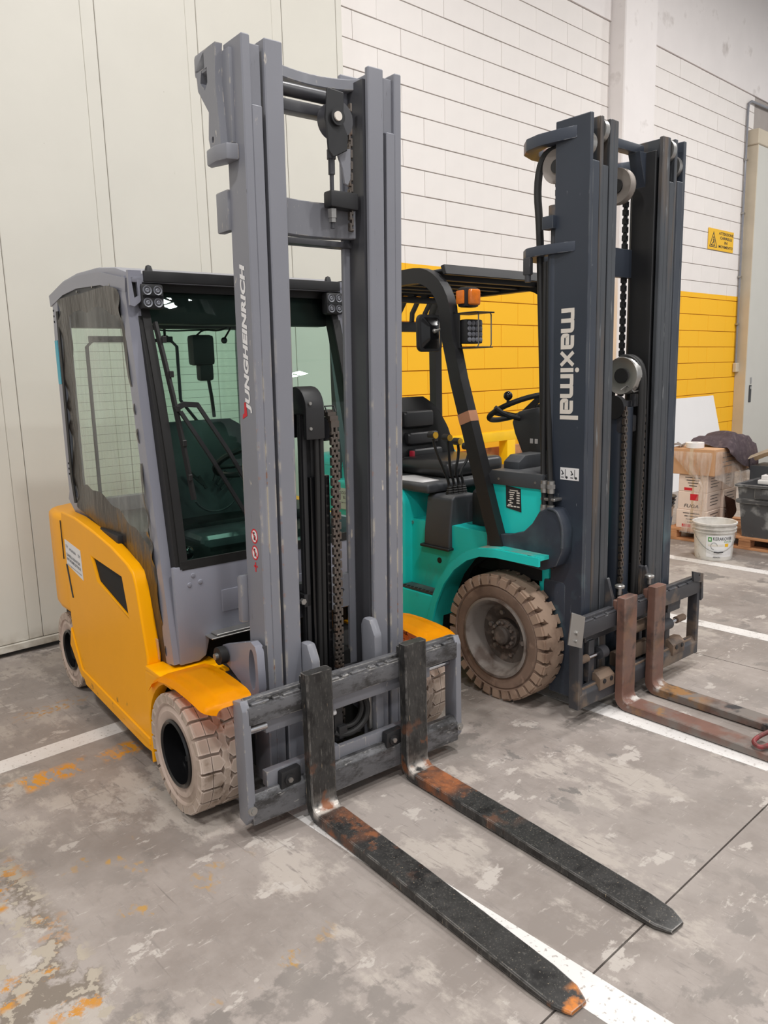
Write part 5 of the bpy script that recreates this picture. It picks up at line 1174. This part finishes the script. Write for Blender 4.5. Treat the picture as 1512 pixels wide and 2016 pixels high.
# black tub with things in it
tb = thing('mortar_tub', 'black plastic mortar tub smeared with grey dust on the pallet', 'tub', (6.72, 2.30, .112))
def tubring(z, e): return [(0 - e, -.16 - e, z), (.42 + e, -.16 - e, z), (.42 + e, .44 + e, z), (-e, .44 + e, z)]
MB().rings([tubring(0, 0), tubring(.29, .025), tubring(.295, .045), tubring(.325, .05), tubring(.33, .03), tubring(.43, .04), tubring(.435, .06), tubring(.455, .062), tubring(.455, .03), tubring(.05, -.01)]).build('tub_body', M_tub, tb, 20)
MB().box(-.045, -.028, .10, .34, .34, .43, .01).build('grip', M_tub, tb)
tag(MB().box(6.78, 7.08, 2.26, 2.66, .565, .60, .008).box(6.80, 7.06, 2.30, 2.64, .60, .64, .008).build('white_tray', M_white), 'white plastic tray on top of the black tub', 'tray')
tag(MB().prism([(2.40, .645), (2.62, .645), (2.55, .675)], 'x', 6.84, 7.0, bev=.004).build('grey_trowel', M_plastic_grey), 'dark grey triangular tool lying on the white tray', 'tool')
tag(MB().grid(lambda u, v: (7.22 + .36 * v, 2.93 - .52 * u, .735 + .10 * math.sin(u * 2.4) + .03 * math.sin(9 * v) - .02 * (1 - u)), 16, 12, .05).build('cement_sack', M_sack, None, 60), 'beige cement sack slumped at the right edge behind the blanket', 'sack')
tag(MB().box(7.25, 7.55, 2.45, 2.92, .115, .66, .01).build('stacked_crate', M_plastic_grey), 'dark crate carrying the beige sack behind the black tub', 'crate')
# bucket in front
bk = thing('bucket', 'white plastic bucket with printed label and wire handle on the floor', 'bucket', (6.28, 2.785, 0))
pr_ = [(.0, .004), (.138, .004), (.141, .0), (.144, .01), (.158, .225), (.168, .228), (.169, .236), (.160, .238), (.161, .252), (.171, .255), (.172, .263), (.163, .265), (.164, .288), (.174, .290), (.175, .304), (.168, .308), (.163, .304), (.156, .24), (.138, .02), (.0, .02)]
MB().lathe(pr_, (0, 0, 0), (0, 0, 1), 40, False).build('bucket_shell', M_bucket, bk)
MB().lathe([(0, .10), (.143, .10), (.142, .098), (0, .098)], (0, 0, 0), (0, 0, 1), 30).build('mortar_remains', M_bucket_in, bk)
fa = math.atan2(-2.785, -6.28) + .12
def cylpt(a, z, o=.0015):
    r = .144 + (z - .01) * (.014 / .215) + o; return Vector((r * math.cos(fa + a), r * math.sin(fa + a), z))
def cpatch(a0, a1, z0, z1, o, nm, m):
    return MB().grid(lambda u, v: cylpt(a0 + (a1 - a0) * u, z0 + (z1 - z0) * v, o), 12, 2).build(nm, m, bk)
lab = cpatch(-.50, .95, .03, .212, .0015, 'bucket_label', M_white)
def onlab(o_):
    for v in o_.data.vertices: v.co = cylpt(v.co.x, v.co.z, .003)
    o_.parent = lab
tx = text_mesh('label_lettering', 'KERAKOVER', (-.16, 0, .172), (1, 0, 0), (0, 0, 1), 1.0, .028, M_plastic_grey, None, bold=.01); onlab(tx)
tx = text_mesh('label_lettering', 'EUROSIL', (.40, 0, .154), (1, 0, 0), (0, 0, 1), .44, .012, M_green, None); onlab(tx)
tx = text_mesh('label_lettering', 'KERAKOLL', (-.12, 0, .012), (1, 0, 0), (0, 0, 1), .38, .012, M_ink, None); 
for v in tx.data.vertices: v.co = cylpt(v.co.x, v.co.z + .012, .003)
tx.parent = lab
for a0, a1, z0, z1, m in ((-.40, -.22, .160, .198, M_green), (-.35, -.27, .170, .188, M_white), (.45, .66, .118, .144, M_signyellow), (-.40, .40, .122, .138, M_cream)): 
    q = cpatch(a0, a1, z0, z1, .0026 if m is not M_white else .0032, 'label_patch', m)
MB().tube([cylpt(-.1 + .16 * math.cos(t), .125 + .028 * math.sin(t), .003) for t in [2 * math.pi * i / 20 for i in range(16)]], .0012, 5).build('label_swirl', M_plastic_grey, bk)
hp = [Vector((.172 * math.cos(fa + 1.62), .172 * math.sin(fa + 1.62), .245)), cylpt(1.2, .17, .010), cylpt(.75, .11, .014), cylpt(.32, .075, .014), cylpt(-.1, .075, .014), cylpt(-.55, .105, .014), cylpt(-1.1, .18, .010), Vector((.172 * math.cos(fa - 1.52), .172 * math.sin(fa - 1.52), .245))]
hd = MB().tube(hp, .0025, 6, smooth=2).build('wire_handle', M_steel, bk)
MB().tube([cylpt(.34, .077, .014), cylpt(.1, .073, .014), cylpt(-.1, .076, .014)], .006, 8).build('handle_grip', M_black, hd)
# small bucket stack at the left of the cartons
bs = thing('paint_bucket', 'white and blue paint bucket half hidden behind the dark mast', 'bucket', (7.0, 3.66, .0))
MB().lathe([(0, 0), (.115, 0), (.135, .22), (.145, .225), (.145, .24), (.13, .245), (0, .245)], (0, 0, 0), (0, 0, 1), 28, False).build('bucket_shell', M_bucket, bs)
MB().lathe([(.122, .05), (.1305, .14), (.129, .14), (.121, .05)], (0, 0, 0), (0, 0, 1), 28).build('blue_band', M_paleblue, bs)
for k in range(3): tag(MB().lathe([(0, 0), (.13, 0), (.15, .02), (.145, .028), (0, .02)], (7.0 + .006 * k, 3.66 - .004 * k, .246 + k * .034), (0, 0, 1), 28, False).build('bucket_lid', M_plastic_grey), ['lowest', 'middle', 'topmost'][k] + ' of the three dark grey bucket lids stacked on the paint bucket', 'bucket lid', 'bucket lids stacked on the paint bucket')  # lids of the paint buckets, stacked
tag(MB().lathe([(0, 0), (.09, 0), (.095, .16), (.085, .165), (0, .165)], (7.0, 3.66, .345), (0, 0, 1), 24, False).build('plastic_jar', M_bucket), 'white plastic jar standing on the stacked bucket lids', 'jar')
tag(MB().lathe([(0, 0), (.03, 0), (.03, .03), (0, .03)], (6.89, 3.63, .345), (0, 0, 1), 20, False).build('orange_cap', M_orange), 'small orange cap beside the white jar', 'cap')
tag(MB().box(6.40, 6.72, 3.5, 3.72, 0, .03, .004).build('loose_plank', M_wood), 'short loose plank on the floor beside the pallet', 'plank')
# white board leaning on the wall
mb = MB().box(-.55, 1.15, 0, .012, 0, 1.17, .002, 1); wb = mb.build('white_board', M_white); wb.location = (9.62, 4.62, 0); wb.rotation_euler = (rad(-13.2), 0, 0)
tag(wb, 'plain white board leaning on the yellow block wall', 'board')
for k in range(5): 
    pass
# yellow guard rail with planks behind
gr = thing('guard_rail', 'yellow steel guard rail with a post in front of the yellow wall', 'guard rail', (5.0, 4.5, 0))
MB().box(-1.2, .95, 0, .10, .935, 1.02, .006).build('rail_beam', M_railyellow, gr)
for x_ in (-1.1, .72): MB().box(x_, x_ + .12, .0, .10, 0, .936, .006).build('rail_post', M_railyellow, gr)
for k in range(3):
    tag(MB().box(4.4, 6.6, 4.66 + .002 * k, 4.69, .42 + k * .15, .56 + k * .15, .004, 1).build('wall_plank', M_wood), ['lowest', 'middle', 'upper'][k] + ' orange brown plank standing behind the yellow guard rail', 'plank', 'planks behind the guard rail')
tag(MB().box(4.4, 6.6, 4.64, 4.70, 0, .415, .006).build('plank_support', M_wood), 'wide base board carrying the planks behind the guard rail', 'board')
tag(MB().box(5.2, 5.95, 4.35, 4.42, 0, .70, .004).build('barrier_board', M_white), 'red and white barrier board in front of the guard rail', 'barrier')
for o in list(bpy.data.objects):
    if o.name == 'barrier_board':
        for k in range(3): MB().box(5.28 + k * .25, 5.40 + k * .25, 4.347, 4.351, .622, .698).build('red_stripe', M_red, o, flat=True)
